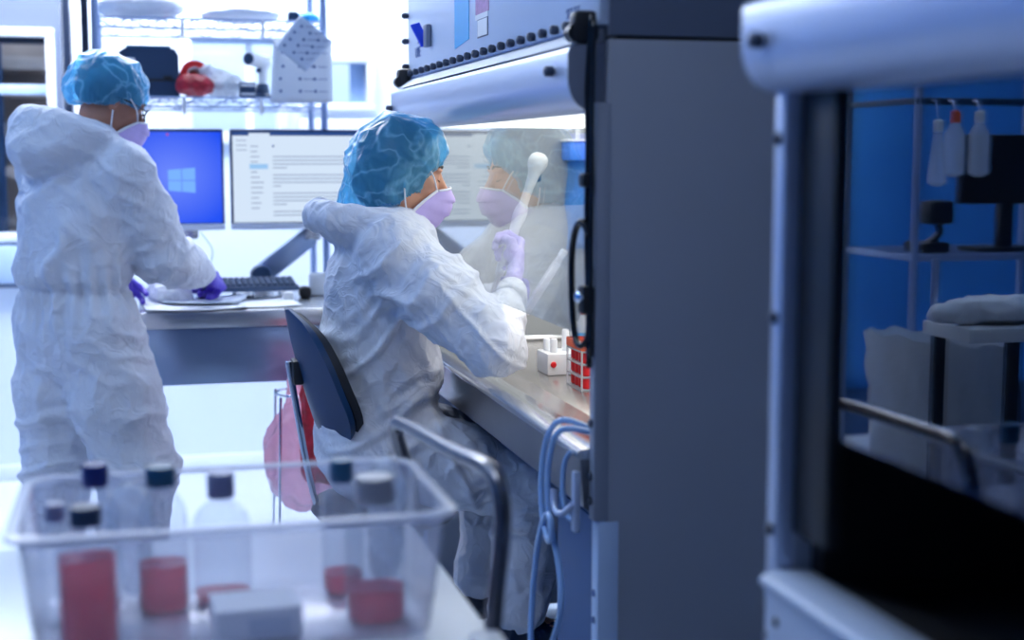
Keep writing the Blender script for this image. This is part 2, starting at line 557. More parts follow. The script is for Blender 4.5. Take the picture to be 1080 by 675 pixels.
# ------------------------------------------------------------------ implicit surfaces (bodies, cloth, soft things)
class SDF:
    def __init__(self, lo, hi, h):
        self.lo = np.array(lo, float); self.h = h
        n = np.ceil((np.array(hi) - self.lo) / h).astype(int) + 1
        self.n = n
        self.F = np.full(n, 1.0, np.float32)
    def _box(self, lo, hi):
        a = np.clip(np.floor((lo - self.lo) / self.h).astype(int), 0, self.n)
        b = np.clip(np.ceil((hi - self.lo) / self.h).astype(int) + 1, 0, self.n)
        if (b <= a).any(): return None
        sl = tuple(slice(x, y) for x, y in zip(a, b))
        g = np.meshgrid(*[self.lo[k] + self.h * np.arange(a[k], b[k]) for k in range(3)], indexing='ij')
        return sl, np.stack(g, -1)
    def _mix(self, sl, D, k, sub):
        A = self.F[sl]
        if sub:
            D = -D
            hh = np.clip(0.5 - 0.5 * (A - D) / max(k, 1e-6), 0, 1)
            self.F[sl] = A * (1 - hh) + D * hh + k * hh * (1 - hh)
        else:
            hh = np.clip(0.5 + 0.5 * (A - D) / max(k, 1e-6), 0, 1)
            self.F[sl] = A * (1 - hh) + D * hh - k * hh * (1 - hh)
    def cone(self, a, b, ra, rb, k=0.02, flat=None, sub=False):
        """rounded cone a->b; flat=(axis, factor) squashes its section along axis"""
        a, b = np.array(a, float), np.array(b, float)
        m = max(ra, rb) + k + 4 * self.h
        r = self._box(np.minimum(a, b) - m, np.maximum(a, b) + m)
        if r is None: return self
        sl, P = r
        ab = b - a
        t = np.clip(((P - a) @ ab) / max(ab @ ab, 1e-12), 0, 1)
        Q = P - a - t[..., None] * ab
        s = 1.0
        if flat is not None:
            ax = np.array(flat[0], float); ax /= np.linalg.norm(ax)
            c = Q @ ax
            Q = Q + (c * (1 / flat[1] - 1))[..., None] * ax
            s = min(1.0, 0.5 + 0.5 * flat[1])
        self._mix(sl, ((np.linalg.norm(Q, axis=-1) - (ra + (rb - ra) * t)) * s).astype(np.float32), k, sub)
        return self
    def ell(self, c, rad, rot=None, k=0.02, sub=False):
        c = np.array(c, float); rad = np.array(rad, float)
        m = rad.max() + k + 4 * self.h
        r = self._box(c - m, c + m)
        if r is None: return self
        sl, P = r
        Q = P - c
        if rot is not None: Q = Q @ np.array(rot)
        l = np.linalg.norm(Q / rad, axis=-1)
        g = np.linalg.norm(Q / rad ** 2, axis=-1)
        D = l * (l - 1) / np.maximum(g, 1e-6)
        self._mix(sl, D.astype(np.float32), k, sub)
        return self
    def path(self, pts, rs, k=0.02, n=5, flat=None):
        P = spline(pts, n)
        r = np.interp(np.linspace(0, 1, len(P)), np.linspace(0, 1, len(rs)), rs)
        for i in range(len(P) - 1): self.cone(P[i], P[i + 1], r[i], r[i + 1], k, flat)
        return self
    def half(self, c, nrm, k=0.004):
        """keeps the side the normal points away from"""
        nrm = np.array(nrm, float); nrm /= np.linalg.norm(nrm)
        g = np.meshgrid(*[self.lo[q] + self.h * np.arange(self.n[q]) for q in range(3)], indexing='ij')
        D = sum((g[q] - c[q]) * nrm[q] for q in range(3))
        self.F = np.maximum(self.F, D.astype(np.float32))
        return self
    def surface(self):
        F = self.F
        nx, ny, nz = F.shape
        S = F < 0
        cnt = np.zeros((nx - 1, ny - 1, nz - 1), np.int8)
        for dx in (0, 1):
            for dy in (0, 1):
                for dz in (0, 1): cnt += S[dx:nx - 1 + dx, dy:ny - 1 + dy, dz:nz - 1 + dz]
        act = (cnt > 0) & (cnt < 8)
        I = np.argwhere(act)
        idx = np.full(act.shape, -1, np.int64); idx[act] = np.arange(len(I))
        acc = np.zeros((len(I), 3)); w = np.zeros(len(I))
        cor = [(a, b, c) for a in (0, 1) for b in (0, 1) for c in (0, 1)]
        for p in cor:
            for ax in range(3):
                if p[ax]: continue
                q = list(p); q[ax] = 1
                fa = F[I[:, 0] + p[0], I[:, 1] + p[1], I[:, 2] + p[2]]
                fb = F[I[:, 0] + q[0], I[:, 1] + q[1], I[:, 2] + q[2]]
                cr = (fa < 0) != (fb < 0)
                t = np.where(cr, fa / np.where(cr, fa - fb, 1), 0)
                pt = np.tile(np.array(p, float), (len(I), 1)); pt[:, ax] += t
                acc[cr] += pt[cr]; w[cr] += 1
        V = (I + acc / w[:, None]) * self.h + self.lo
        faces = []
        for ax in range(3):
            sl0 = [slice(1, -1)] * 3; sl0[ax] = slice(0, -1)
            sl1 = [slice(1, -1)] * 3; sl1[ax] = slice(1, None)
            a, b = S[tuple(sl0)], S[tuple(sl1)]
            E = np.argwhere(a != b)
            fl = a[a != b]
            off = np.array([1, 1, 1]); off[ax] = 0
            E = E + off
            u, v = [(1, 2), (2, 0), (0, 1)][ax]
            def cid(du, dv):
                q = E.copy(); q[:, u] -= du; q[:, v] -= dv
                return idx[q[:, 0], q[:, 1], q[:, 2]]
            Q = np.stack([cid(1, 1), cid(0, 1), cid(0, 0), cid(1, 0)], 1)
            Q[~fl] = Q[~fl][:, ::-1]
            faces.append(Q)
        return V, np.concatenate(faces)
def vert_normals(V, Fq):
    n = np.cross(V[Fq[:, 2]] - V[Fq[:, 0]], V[Fq[:, 3]] - V[Fq[:, 1]])
    N = np.zeros_like(V)
    for k in range(4): np.add.at(N, Fq[:, k], n)
    return N / np.maximum(np.linalg.norm(N, axis=1, keepdims=True), 1e-12)
def relax(V, Fq, it=2, w=0.5):
    for _ in range(it):
        A = np.zeros_like(V); c = np.zeros(len(V))
        for k in range(4):
            for j in (1, 3):
                np.add.at(A, Fq[:, k], V[Fq[:, (k + j) % 4]]); np.add.at(c, Fq[:, k], 1)
        V = V + w * (A / np.maximum(c, 1)[:, None] - V)
    return V
def np_mesh(name, V, Fq):
    me = bpy.data.meshes.new(name)
    me.vertices.add(len(V)); me.vertices.foreach_set('co', V.astype(np.float32).ravel())
    me.loops.add(len(Fq) * 4); me.loops.foreach_set('vertex_index', Fq.astype(np.int32).ravel())
    me.polygons.add(len(Fq)); me.polygons.foreach_set('loop_start', np.arange(0, len(Fq) * 4, 4, dtype=np.int32))
    me.update(calc_edges=True); me.validate()
    return me
def soft(name, sdf, material, parent=None, base=None, it=2, disp=None, label=None):
    V, Fq = sdf.surface()
    V = relax(V, Fq, it)
    if disp is not None:
        V = V + vert_normals(V, Fq) * disp(V)[:, None]
        V = relax(V, Fq, 1, 0.25)
    return link_mesh(name, np_mesh(name, V, Fq), material, parent, base, 179, label)
def ridge(P, p=2.0):
    return np.clip(1 - np.abs(noise(P)) * 3.2, 0, 1) ** p
# ================================================================== THE SETTING
YB = 6.4                      # far wall
XR, XL = 1.75, -3.2           # right and left walls
ZC = 2.9

struct(MB().box((XL - .1, -2.6, -.06), (XR + .1, YB + 1.9, 0)).build('floor', 'floor', smooth=None))
struct(MB().box((XL - .1, -2.6, ZC), (XR + .1, YB + 1.9, ZC + .06)).build('ceiling', 'ceiling', smooth=None))
struct(MB().box((XL - .1, -2.6, 0), (XL, YB + .1, ZC)).build('wall_left', 'wall_blue', smooth=None))
struct(MB().box((XR, -2.6, 0), (XR + .1, YB + 1.9, ZC)).build('wall_right', 'wall_white', smooth=None))

# far wall with three openings: x0, x1, z0, z1
OPEN = [(-1.02, -.363, 1.07, 1.895), (.235, .60, 1.50, 1.905), (.735, 1.00, 1.63, 1.81)]
wb = MB()
def wall_with_holes(mb, x0, x1, y0, y1, z0, z1, holes):
    xs = x0
    for hx0, hx1, hz0, hz1 in sorted(holes):
        mb.box((xs, y0, z0), (hx0, y1, z1))
        mb.box((hx0, y0, z0), (hx1, y1, hz0)); mb.box((hx0, y0, hz1), (hx1, y1, z1))
        xs = hx1
    mb.box((xs, y0, z0), (x1, y1, z1))
wall_with_holes(wb, -1.42, XR, YB, YB + .1, 0, ZC, OPEN)
struct(wb.build('wall_back', 'wall_white', smooth=None))
struct(MB().box((XL, YB, 0), (-1.42, YB + .1, ZC)).build('wall_side', 'wall_blue', smooth=None))
# the next room, seen through the panes
struct(MB().box((XL, YB + 1.8, 0), (XR, YB + 1.9, ZC)).build('wall_beyond', 'wall_white', smooth=None))

def window(n, o, frame_m, fw, mull=()):
    x0, x1, z0, z1 = o
    m = MB()
    m.box((x0 - fw, YB - .035, z1), (x1 + fw, YB + .03, z1 + fw), .006)
    m.box((x0 - fw, YB - .035, z0 - fw), (x1 + fw, YB + .03, z0), .006)
    m.box((x0 - fw, YB - .035, z0), (x0, YB + .03, z1), .006)
    m.box((x1, YB - .035, z0), (x1 + fw, YB + .03, z1), .006)
    w = struct(m.build('window_%d' % n, frame_m, base=((x0 + x1) / 2, YB, z0)))
    MB().box((x0, YB + .05, z0), (x1, YB + .056, z1)).build('pane', 'pane', w, smooth=None)
    for z, h in mull:
        MB().box((x0, YB + .0, z), (x1, YB + .045, z + h), .004).build('mullion', 'frame_blue', w)
    return w
w1 = window(1, OPEN[0], 'frame_white', .036, [(1.655, .042)])
MB().box((OPEN[0][0], YB + .02, 1.868), (OPEN[0][1], YB + .049, 1.893)).build('dark_bar', 'dark_strip', w1, smooth=None)  # plain dark bar across the top of the opening
w2 = window(2, OPEN[1], 'frame_white', .05)
MB().box((OPEN[1][0], YB + .01, 1.885), (OPEN[1][1], YB + .045, 1.903)).build('top_bead', 'frame_blue', w2, smooth=None)
MB().box((.47, YB + .02, 1.50), (.50, YB + .045, 1.89)).build('mullion', 'frame_white', w2, smooth=None)
w3 = window(3, OPEN[2], 'frame_white', .035)
MB().box((.935, YB + .058, 1.63), (1.0, YB + .09, 1.81)).build('blind_edge', 'frame_blue', w3, smooth=None)
# woodwork of the next room behind the left-hand window
bt = thing('wooden_rack', 'brown wooden rack with level boards seen through the left window', 'rack', (-.7, YB + .55, 0))
for z in (1.0, 1.30, 1.48, 1.66, 1.78):
    MB().box((-1.35, YB + .35, z), (-.30, YB + .75, z + .055), .004).build('board', 'blind', bt)
for x in (-1.3, -.62):
    MB().box((x, YB + .33, 0), (x + .05, YB + .38, 2.0), .004).build('post', 'navy_plastic', bt)
MB().box((-1.35, YB + .76, 0), (-.30, YB + .79, 2.05)).build('back_board', 'blind', bt, smooth=None)
# pale grey-blue door leaf around the left window
dl = MB()
wall_with_holes(dl, -1.30, -.30, YB - .018, YB - .0005, .84, 2.42, [(OPEN[0][0] - .004, OPEN[0][1] + .004, OPEN[0][2] - .004, OPEN[0][3] + .004)])
struct(dl.build('door_2', 'door_paint', base=(-.8, YB, .84), smooth=None))
# trims
struct(MB().box((-.292, YB - .012, 1.2), (-.262, YB - .001, ZC)).build('trim_1', 'dark_strip', smooth=None))
struct(MB().box((-1.10, YB - .05, .86), (-.30, YB - .001, 1.02), .008).build('trim_2', 'frame_blue'))
struct(MB().box((-.255, YB - .03, .1), (-.19, YB - .001, 2.02), .008).build('trim_3', 'frame_white'))
struct(MB().box((.70, YB - .03, 1.50), (1.2, YB - .001, 1.56), .008).build('trim_4', 'frame_white'))
struct(MB().box((-1.42, YB - .015, 0), (XR, YB - .001, .07), .004).build('baseboard_back', 'frame_white'))
struct(MB().box((XL, YB - .015, 0), (-1.42, YB - .001, .24), .004).build('baseboard_side', 'under_blue'))
# a blue door in the blue part of the far wall (seen in the near cabinet's glass)
d1 = struct(MB().box((-2.12, YB - .05, .30), (-1.50, YB - .012, 2.1), .006).build('door_1', 'wall_blue', base=(-1.8, YB, 0)))
dh = MB().box((-1.69, YB - .075, 1.17), (-1.655, YB - .05, 1.33), .008).build('door_handle', 'black', d1)

# ceiling lights
for k, (x, y, sx, sy, e, c) in enumerate(CEILING_LAMPS):
    t = thing('ceiling_light', ['long ceiling light panel over the far wall', 'unseen added light panel brightening the left side of the room',
              'unseen added light panel brightening the cart and tub', 'small square ceiling light panel in the far left corner'][k], 'ceiling light', (x, y, ZC))
    fr = MB()
    for a, b in (((x - sx / 2 - .03, y - sy / 2 - .03), (x + sx / 2 + .03, y - sy / 2)), ((x - sx / 2 - .03, y + sy / 2), (x + sx / 2 + .03, y + sy / 2 + .03)),
                 ((x - sx / 2 - .03, y - sy / 2), (x - sx / 2, y + sy / 2)), ((x + sx / 2, y - sy / 2), (x + sx / 2 + .03, y + sy / 2))):
        fr.box((*a, ZC - .03), (*b, ZC - .0005))
    fr.build('frame', 'frame_white', t, smooth=None)
    MB().box((x - sx / 2, y - sy / 2, ZC - .02), (x + sx / 2, y + sy / 2, ZC - .012)).build('diffuser', lamp_mat('diffuser_%d' % k, c, e), t, smooth=None)
# unseen lamp bank added along the ceiling to brighten the next room
bt = thing('next_room_fill', 'unseen added light bank on the ceiling of the next room', 'ceiling light', (0, YB + 1.2, ZC))
MB().box((-2.0, YB + .95, ZC - .02), (1.5, YB + 1.45, ZC - .0005)).build('diffuser', lamp_mat('corridor', (.8, .9, 1), NEXT_ROOM_FILL * 4), bt, smooth=None)

# ================================================================== SAFETY CABINETS
def cabinet(name, label, y0, y1, lit, detail=True):
    """y0 is the end towards the camera, y1 the far end; the front looks along -x"""
    ym = (y0 + y1) / 2
    t = thing(name, label, 'cabinet', (1.15, ym, 0))
    ZT = 2.34
    for y in (y0, y1 - .03):
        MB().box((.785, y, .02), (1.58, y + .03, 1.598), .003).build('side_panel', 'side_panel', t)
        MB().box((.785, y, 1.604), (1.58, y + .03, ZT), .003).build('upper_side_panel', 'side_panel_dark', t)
    MB().box((.80, y0 + .002, 1.597), (1.56, y0 + .028, 1.606)).build('panel_seam', 'black', t, smooth=None)
    fp = MB().box((.768, y0 + .006, 1.622), (.80, y1 - .006, ZT), .003).build('front_panel', 'cab_front', t)
    MB().box((.80, y0 + .03, ZT - .02), (1.58, y1 - .03, ZT)).build('top_panel', 'side_panel_dark', t, smooth=None)
    # hood over the sash: extruded profile in x-z
    prof = [(.79, 1.595), (.735, 1.588), (.722, 1.583), (.719, 1.575), (.719, 1.532)]
    for k in range(1, 9):
        a = k / 8 * PI / 2
        prof.append((.764 - .045 * math.cos(a), 1.532 - .056 * math.sin(a)))
    prof += [(.79, 1.475)]
    hy0, hy1 = y0 + .03, y1 + .005
    MB().prism([(x, 0, z) for x, z in prof], (0, hy0, 0), (0, hy1, 0)).build('hood', 'hood_steel', t, smooth=50)
    for y in (hy0 - .006, hy1):
        MB().prism([(x, 0, z) for x, z in prof], (0, y, 0), (0, y + .006, 0)).build('hood_end_cap', 'cap_grey', t)
    # sloping sight strip between hood and front panel, with a dark seam
    MB().prism([(.727, 0, 1.590), (.787, 0, 1.597), (.787, 0, 1.619), (.770, 0, 1.619)], (0, y0 + .034, 0), (0, y1 - .02, 0)).build('light_strip', 'label_white', t, smooth=None)
    MB().box((.763, y0 + .034, 1.6185), (.79, y1 - .02, 1.6215)).build('seam', 'ink_blue', t, smooth=None)
    n = 21 if detail else 8
    for k in range(n):
        y = y0 + .09 + (y1 - y0 - .17) * (k / (n - 1))
        MB().lathe([(.006, 0), (.0085, .003), (.0095, .011), (.0075, .015), (.003, .0165)], (.768, y, 1.633), (-1, 0, 0), 10).build('screw', 'knob', t)
    for z in (1.655, 1.727, 1.80, 1.875):
        MB().lathe([(.006, 0), (.0085, .003), (.0095, .013), (.005, .020)], (.768, y1 - .016, z), (-1, 0, 0), 10).build('screw', 'knob', t)
    for y, z in ((y0 + .11, 1.548), (y1 - (.012 if lit else .055), 1.535)):
        MB().lathe([(.006, 0), (.010, .003), (.010, .016), (.005, .019)], (.719 if y < y1 else .73, y, z), (-1, 0, 0) if y < y1 else (-.4, 1, 0), 10).build('screw', 'knob', t)
    MB().lathe([(.006, 0), (.009, .002), (.007, .006)], (.757, hy0 - .006, 1.512), (0, -1, 0), 10).build('screw', 'knob', t)
    for y in (y0 + .02, y1 - .06):
        c = MB().box((.728, y, 1.592), (.776, y + .042, 1.648), .012)
        c.tube([(.735, y + .006, 1.61), (.735, y + .036, 1.61)], .016, 10)
        c.build('latch', 'black', t)
    # sash: dark side frames, glass, bottom gasket
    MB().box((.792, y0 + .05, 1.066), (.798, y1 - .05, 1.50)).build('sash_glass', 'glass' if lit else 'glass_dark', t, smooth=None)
    for a, b in ((y0 + .03, y0 + (.055 if lit else .03)), (y1 - (.05 if lit else .12), y1 - .03)):
        if b - a > .001:
            MB().box((.783, a, .93), (.806, b, 1.52), .002).build('sash_frame', 'black', t)
    # posts down the front corners
    for y in (y0 - .001, y1 - .028):
        p = MB().box((.762, y, .755), (.790, y + .029, 1.49), .003).build('corner_post', 'hood_steel' if not lit else 'side_panel', t)
        for z in (1.42, 1.20, .93, .835, .79):
            MB().lathe([(.007, 0), (.009, .002), (.006, .006)], (.762, y + .0145, z), (-1, 0, 0), 10).build('screw', 'knob', p)
    # work zone
    imat = 'inner_white' if lit else 'unlit_inside'  # unlit interior: shade put into the colour as near-black walls and work surface
    wmat = 'steel_work' if lit else 'unlit_inside'
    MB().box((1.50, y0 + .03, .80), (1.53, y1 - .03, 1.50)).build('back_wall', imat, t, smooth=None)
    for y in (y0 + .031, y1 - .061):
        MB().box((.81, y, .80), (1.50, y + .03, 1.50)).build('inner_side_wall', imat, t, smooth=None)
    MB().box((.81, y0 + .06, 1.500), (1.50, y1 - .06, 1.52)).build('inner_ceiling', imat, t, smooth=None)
    if lit:
        MB().box((.83, y0 + .10, 1.480), (1.47, y1 - .07, 1.499), .004).build('lamp_diffuser', lamp_mat('cabinet_lamp', CABINET_LAMP[1], CABINET_LAMP[0]), t)
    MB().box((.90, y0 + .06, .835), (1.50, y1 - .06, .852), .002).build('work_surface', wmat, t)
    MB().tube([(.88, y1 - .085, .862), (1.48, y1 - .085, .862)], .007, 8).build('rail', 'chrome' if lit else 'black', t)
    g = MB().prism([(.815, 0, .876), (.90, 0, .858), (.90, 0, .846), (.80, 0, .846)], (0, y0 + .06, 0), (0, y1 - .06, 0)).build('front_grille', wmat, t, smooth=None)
    # bull-nosed arm rest and the apron below it
    pr = [(.818, .866), (.812, .878), (.772, .882), (.752, .880), (.743, .876), (.739, .870), (.742, .863), (.76, .860)]
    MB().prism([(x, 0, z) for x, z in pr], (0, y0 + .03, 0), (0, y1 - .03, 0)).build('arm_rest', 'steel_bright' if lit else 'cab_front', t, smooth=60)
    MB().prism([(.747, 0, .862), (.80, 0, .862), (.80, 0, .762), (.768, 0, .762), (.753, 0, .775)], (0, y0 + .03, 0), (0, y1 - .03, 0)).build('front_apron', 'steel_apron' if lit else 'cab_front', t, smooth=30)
    for k in range(6 if not lit else 2):
        y = (y1 - .06 - k * .07) if not lit else (y0 + .05 + k * .03)
        MB().lathe([(.005, 0), (.007, .002), (.005, .005)], (.752, y, .825 - .015 * (k % 2)), (-1, 0, -.1), 10).build('screw', 'knob', t)
    # plenum and stand below
    MB().box((.84, y0 + .03, .70), (1.55, y1 - .03, .80)).build('drain_pan', 'under_blue', t, smooth=None)
    MB().box((1.30, y0 + .03, .02), (1.34, y1 - .03, .70)).build('lower_panel', 'under_blue', t, smooth=None)
    MB().box((.835, y0 + .031, .06), (1.30, y0 + .47, .70), .004).build('control_box', 'under_blue', t)
    for y in (y0 + .0, y1 - .04):
        s = MB().box((.77, y - .001, .0), (.81, y + .035, .754), .003).build('stand_leg', 'frame_blue' if lit else 'cab_front', t)
        for z in (.62, .57):
            MB().lathe([(.006, 0), (.007, .001), (.005, .004)], (.77, y + .017, z), (-1, 0, 0), 10).build('screw', 'ink_blue', s)
    return t, fp

far_cab, far_panel = cabinet('safety_cabinet', 'lit steel safety cabinet with a glass sash the seated person works at', 2.345, 4.135, True)
near_cab, near_panel = cabinet('safety_cabinet', 'dark unlit safety cabinet at the right edge with reflections in its glass', -.30, 1.632, False)

# stickers and lettering on the lit cabinet's front panel
XF = .768
pj = lambda y0, z0, y1, z1, m, nm, parent: MB().box((XF - .0012, y0, z0), (XF - .0001, y1, z1)).build(nm, m, parent, smooth=None)
MB().prism([(XF - .0015, 3.338, 1.674), (XF - .0015, 3.495, 1.661), (XF - .0015, 3.495, 2.05), (XF - .0015, 3.338, 2.05)], (0, 0, 0), (.0014, 0, 0)).build('stripe_sticker', 'teal', far_panel, smooth=None)
pj(3.14, 1.722, 3.268, 1.92, 'pink_label', 'warning_label', far_panel)
pj(3.15, 1.710, 3.272, 1.722, 'label_white', 'label_strip', far_panel)
wl = pj(3.148, 1.668, 3.250, 1.710, 'label_ink', 'inspection_label', far_panel)
MB().box((XF - .002, 3.154, 1.671), (XF - .0013, 3.245, 1.708)).build('label_paper', 'label_white', wl, smooth=None)
TM = lambda y, z: Matrix(((0, 0, -1, XF - .001), (-1, 0, 0, y), (0, 1, 0, z), (0, 0, 0, 1)))
link_mesh('lettering', text_mesh('UBE', .042, .0008, TM(3.975, 1.686)), 'ink_blue', far_panel, smooth=None)
link_mesh('lettering', text_mesh('.\u00b7', .05, .0008, TM(3.965, 1.725)), 'ink_blue', far_panel, smooth=None)
link_mesh('lettering', text_mesh('SET T.E', .026, .0008, TM(2.50, 1.655)), 'ink_blue', far_panel, smooth=None)
# blue lever latch on the panel
lv = MB().box((XF - .016, 3.785, 1.688), (XF - .0005, 3.825, 1.748), .004, rot=None).build('lever_plate', 'cap_grey', far_panel)
P0, P1 = Vector((XF - .006, 3.83, 1.692)), Vector((XF - .032, 3.865, 1.757))
lb = MB().box((-.014, -.004, -.036), (.014, .004, .036), .003)
LM = frame_to(P1 - P0, (1, 0, 0))
MB().add([LM @ Vector((v[1], v[0], v[2])) + (P0 + P1) / 2 for v in lb.v], lb.f).build('lever', 'blue_clip', far_panel)
# ================================================================== DESK AND COMPUTERS
DZ = .93
desk = thing('steel_desk', 'long stainless steel desk beside the standing person, under the two monitors', 'desk', (.35, 4.72, 0))
MB().box((-.01, 4.40, DZ - .055), (.74, 5.06, DZ), .008).build('desk_top', 'steel', desk)
MB().box((.0, 4.425, DZ - .23), (.72, 4.445, DZ - .056), .002).build('apron', 'steel_desk', desk)
MB().box((.0, 4.445, DZ - .10), (.02, 5.02, DZ - .056)).build('side_rail', 'steel', desk)
for x, y in ((.0, 4.47), (.68, 4.47), (.0, 4.99), (.68, 4.99)):
    MB().box((x, y, 0), (x + .035, y + .035, DZ - .056), .003).build('leg', 'steel', desk)

def monitor(label, x0, x1, z0, z1, y, scr):
    t = thing('monitor', label, 'monitor', ((x0 + x1) / 2, y + .05, z0))
    b = MB().box((x0, y, z0), (x1, y + .045, z1), .006)
    b.box((x0 + .12, y + .04, z0 + .06), (x1 - .12, y + .075, z1 - .06), .012)
    b.build('bezel', 'screen_edge', t)
    MB().box((x0, y - .004, z0), (x1, y + .02, z0 + .022), .003).build('chin', 'screen_bezel', t)
    s = MB().box((x0 + .008, y - .003, z0 + .025), (x1 - .008, y - .0005, z1 - .010)).build('screen', scr, t, smooth=None)
    return t, s, (x0 + .008, x1 - .008, z0 + .025, z1 - .010, y - .003)

def desktop_mat():
    """saturated blue desktop picture: a light beam glow fading into deep blue (screen emits)"""
    m = bpy.data.materials.new('desktop_picture'); m.use_nodes = True
    nt = m.node_tree; nt.nodes.remove(nt.nodes['Principled BSDF'])
    tc = nt.nodes.new('ShaderNodeTexCoord')
    mp = nt.nodes.new('ShaderNodeMapping')
    mp.inputs['Location'].default_value = (-.10 * 2.5, 0, -.185 * 2.9)
    mp.inputs['Scale'].default_value = (2.5, 0, 2.9)
    g = nt.nodes.new('ShaderNodeTexGradient'); g.gradient_type = 'SPHERICAL'
    cr = nt.nodes.new('ShaderNodeValToRGB')
    e = cr.color_ramp.elements
    e[0].position = 0; e[0].color = (.0, .028, .80, 1)
    e[1].position = 1; e[1].color = (.16, .26, 1.0, 1)
    x = cr.color_ramp.elements.new(.45); x.color = (.02, .09, .92, 1)
    em = nt.nodes.new('ShaderNodeEmission'); em.inputs['Strength'].default_value = 1.0
    nt.links.new(tc.outputs['Object'], mp.inputs['Vector']); nt.links.new(mp.outputs[0], g.inputs[0])
    nt.links.new(g.outputs['Fac'], cr.inputs[0]); nt.links.new(cr.outputs[0], em.inputs[0])
    nt.links.new(em.outputs[0], nt.nodes['Material Output'].inputs['Surface'])
    MATS['desktop_picture'] = m
desktop_mat()
lamp_mat('screen_page', (.70, .83, 1.0), .96)
lamp_mat('screen_logo', (.20, .46, 1.0), 1.0)
lamp_mat('screen_text', (.42, .55, .85), .62)
lamp_mat('screen_bar', (.05, .13, .45), .6)
lamp_mat('screen_highlight', (.36, .64, 1.0), .9)
lamp_mat('screen_rose', (.45, .12, .60), .8)
YM = 4.95
m1, s1, (ax0, ax1, az0, az1, ay) = monitor('left monitor with a bright blue desktop, beside the standing person', -.262, .282, 1.147, 1.489, YM, 'desktop_picture')
m2, s2, (bx0, bx1, bz0, bz1, by) = monitor('right monitor showing a pale document page, behind the seated head', .304, .848, 1.147, 1.489, YM, 'screen_page')
# window-pane mark on the blue desktop: four light quads in slight perspective
lg = MB()
cx, cz = .142, 1.316
for i in (0, 1):
    for j in (0, 1):
        xa, xb = cx - .045 + i * .046, cx - .045 + i * .046 + .043
        h = lambda x: .026 + .006 * (x - cx + .045) / .09
        zl = (cz + .0015, cz + h(xa) * 1.3 + .0015, cz + h(xb) * 1.3 + .0015, cz + .0015) if j else (cz - h(xa) * 1.3, cz - .0015, cz - .0015, cz - h(xb) * 1.3)
        if j: P = [(xa, ay - .001, zl[0]), (xa, ay - .001, zl[1]), (xb, ay - .001, zl[2]), (xb, ay - .001, zl[3])]
        else: P = [(xa, ay - .001, zl[0]), (xa, ay - .001, zl[1]), (xb, ay - .001, zl[2]), (xb, ay - .001, zl[3])]
        lg.prism(P, (0, 0, 0), (0, .0009, 0))
lg.build('screen_mark', 'screen_logo', s1, smooth=None)
MB().lathe([(.005, 0), (.005, .0008)], (.098, ay - .001, az1 - .009), (0, 1, 0), 12).build('screen_icon', 'screen_rose', s1)
# document page: title bar, side list, highlighted entry, paragraphs
random.seed(4)
MB().box((bx0, by - .001, bz1 - .012), (bx1, by - .0003, bz1)).build('title_bar', 'screen_bar', s2, smooth=None)
MB().box((bx0 + .055, by - .0012, bz1 - .012), (bx0 + .125, by - .0004, bz1 - .003)).build('tab', 'screen_page', s2, smooth=None)
tx = MB()
for k in range(13):
    z = bz1 - .05 - k * .0175
    if k == 4: continue
    tx.box((bx0 + .06, by - .001, z), (bx0 + .06 + random.uniform(.02, .045), by - .0003, z + .0035))
z = bz1 - .085
k = 0
while z > bz0 + .02:
    if k % 5 != 4:
        tx.box((bx0 + .135, by - .001, z), (bx0 + .135 + (random.uniform(.02, .05) if k % 5 == 3 else random.uniform(.24, .36)), by - .0003, z + .0036))
    z -= .0125; k += 1
for k in range(3):
    tx.box((bx0 + .012, by - .001, bz1 - .03 - k * .016), (bx0 + .012 + .035, by - .0003, bz1 - .027 - k * .016))
tx.build('text_lines', 'screen_text', s2, smooth=None)
MB().lathe([(.004, 0), (.004, .0008)], (bx0 + .137, by - .001, bz1 - .047), (0, 1, 0), 12).build('screen_icon', 'ink_blue', s2)
MB().box((bx0 + .056, by - .001, bz1 - .125), (bx0 + .118, by - .0003, bz1 - .108)).build('highlight', 'screen_highlight', s2, smooth=None)

def monitor_arm(label, top, low, foot, r, mtl):
    t = thing('support_boom', label, 'monitor arm', foot)
    d = (Vector(low) - Vector(top)); L = d.length
    Mx = frame_to(d, (0, 1, 0))
    a = MB()
    bx = MB().box((-r, -.016, -L / 2), (r, .016, L / 2), .010)
    c = (Vector(top) + Vector(low)) / 2
    xax = d.normalized().cross(Vector((0, 1, 0))).normalized()
    Mm = Matrix((xax, Vector((0, 1, 0)), d.normalized())).transposed()
    a.add([Mm @ Vector(v) + c for v in bx.v], bx.f)
    a.build('arm_beam', mtl, t)
    MB().lathe([(r * .9, -.03), (r * 1.0, -.02), (r * 1.0, .02), (r * .9, .03)], low, (0, 1, 0), 16).build('elbow_joint', 'navy_plastic', t)
    MB().lathe([(.045, 0), (.045, .012), (.022, .02), (.018, .03), (.018, max(.04, low[2] - foot[2]))], foot, (0, 0, 1), 16).build('base', 'steel', t)
    h = MB().box((top[0] - .03, top[1] - .02, top[2] - .02), (top[0] + .03, top[1] + .02, top[2] + .06), .008); h.build('head_bracket', 'steel', t)
    return t
monitor_arm('thick grey slanted monitor arm below the document monitor', (.585, 5.02, 1.125), (.405, 5.02, .985), (.405, 5.02, DZ), .036, 'steel_desk')
monitor_arm('thin dark monitor arm below the blue desktop monitor', (.165, 5.02, 1.135), (.08, 5.02, 1.02), (.08, 5.02, DZ), .014, 'navy_plastic')

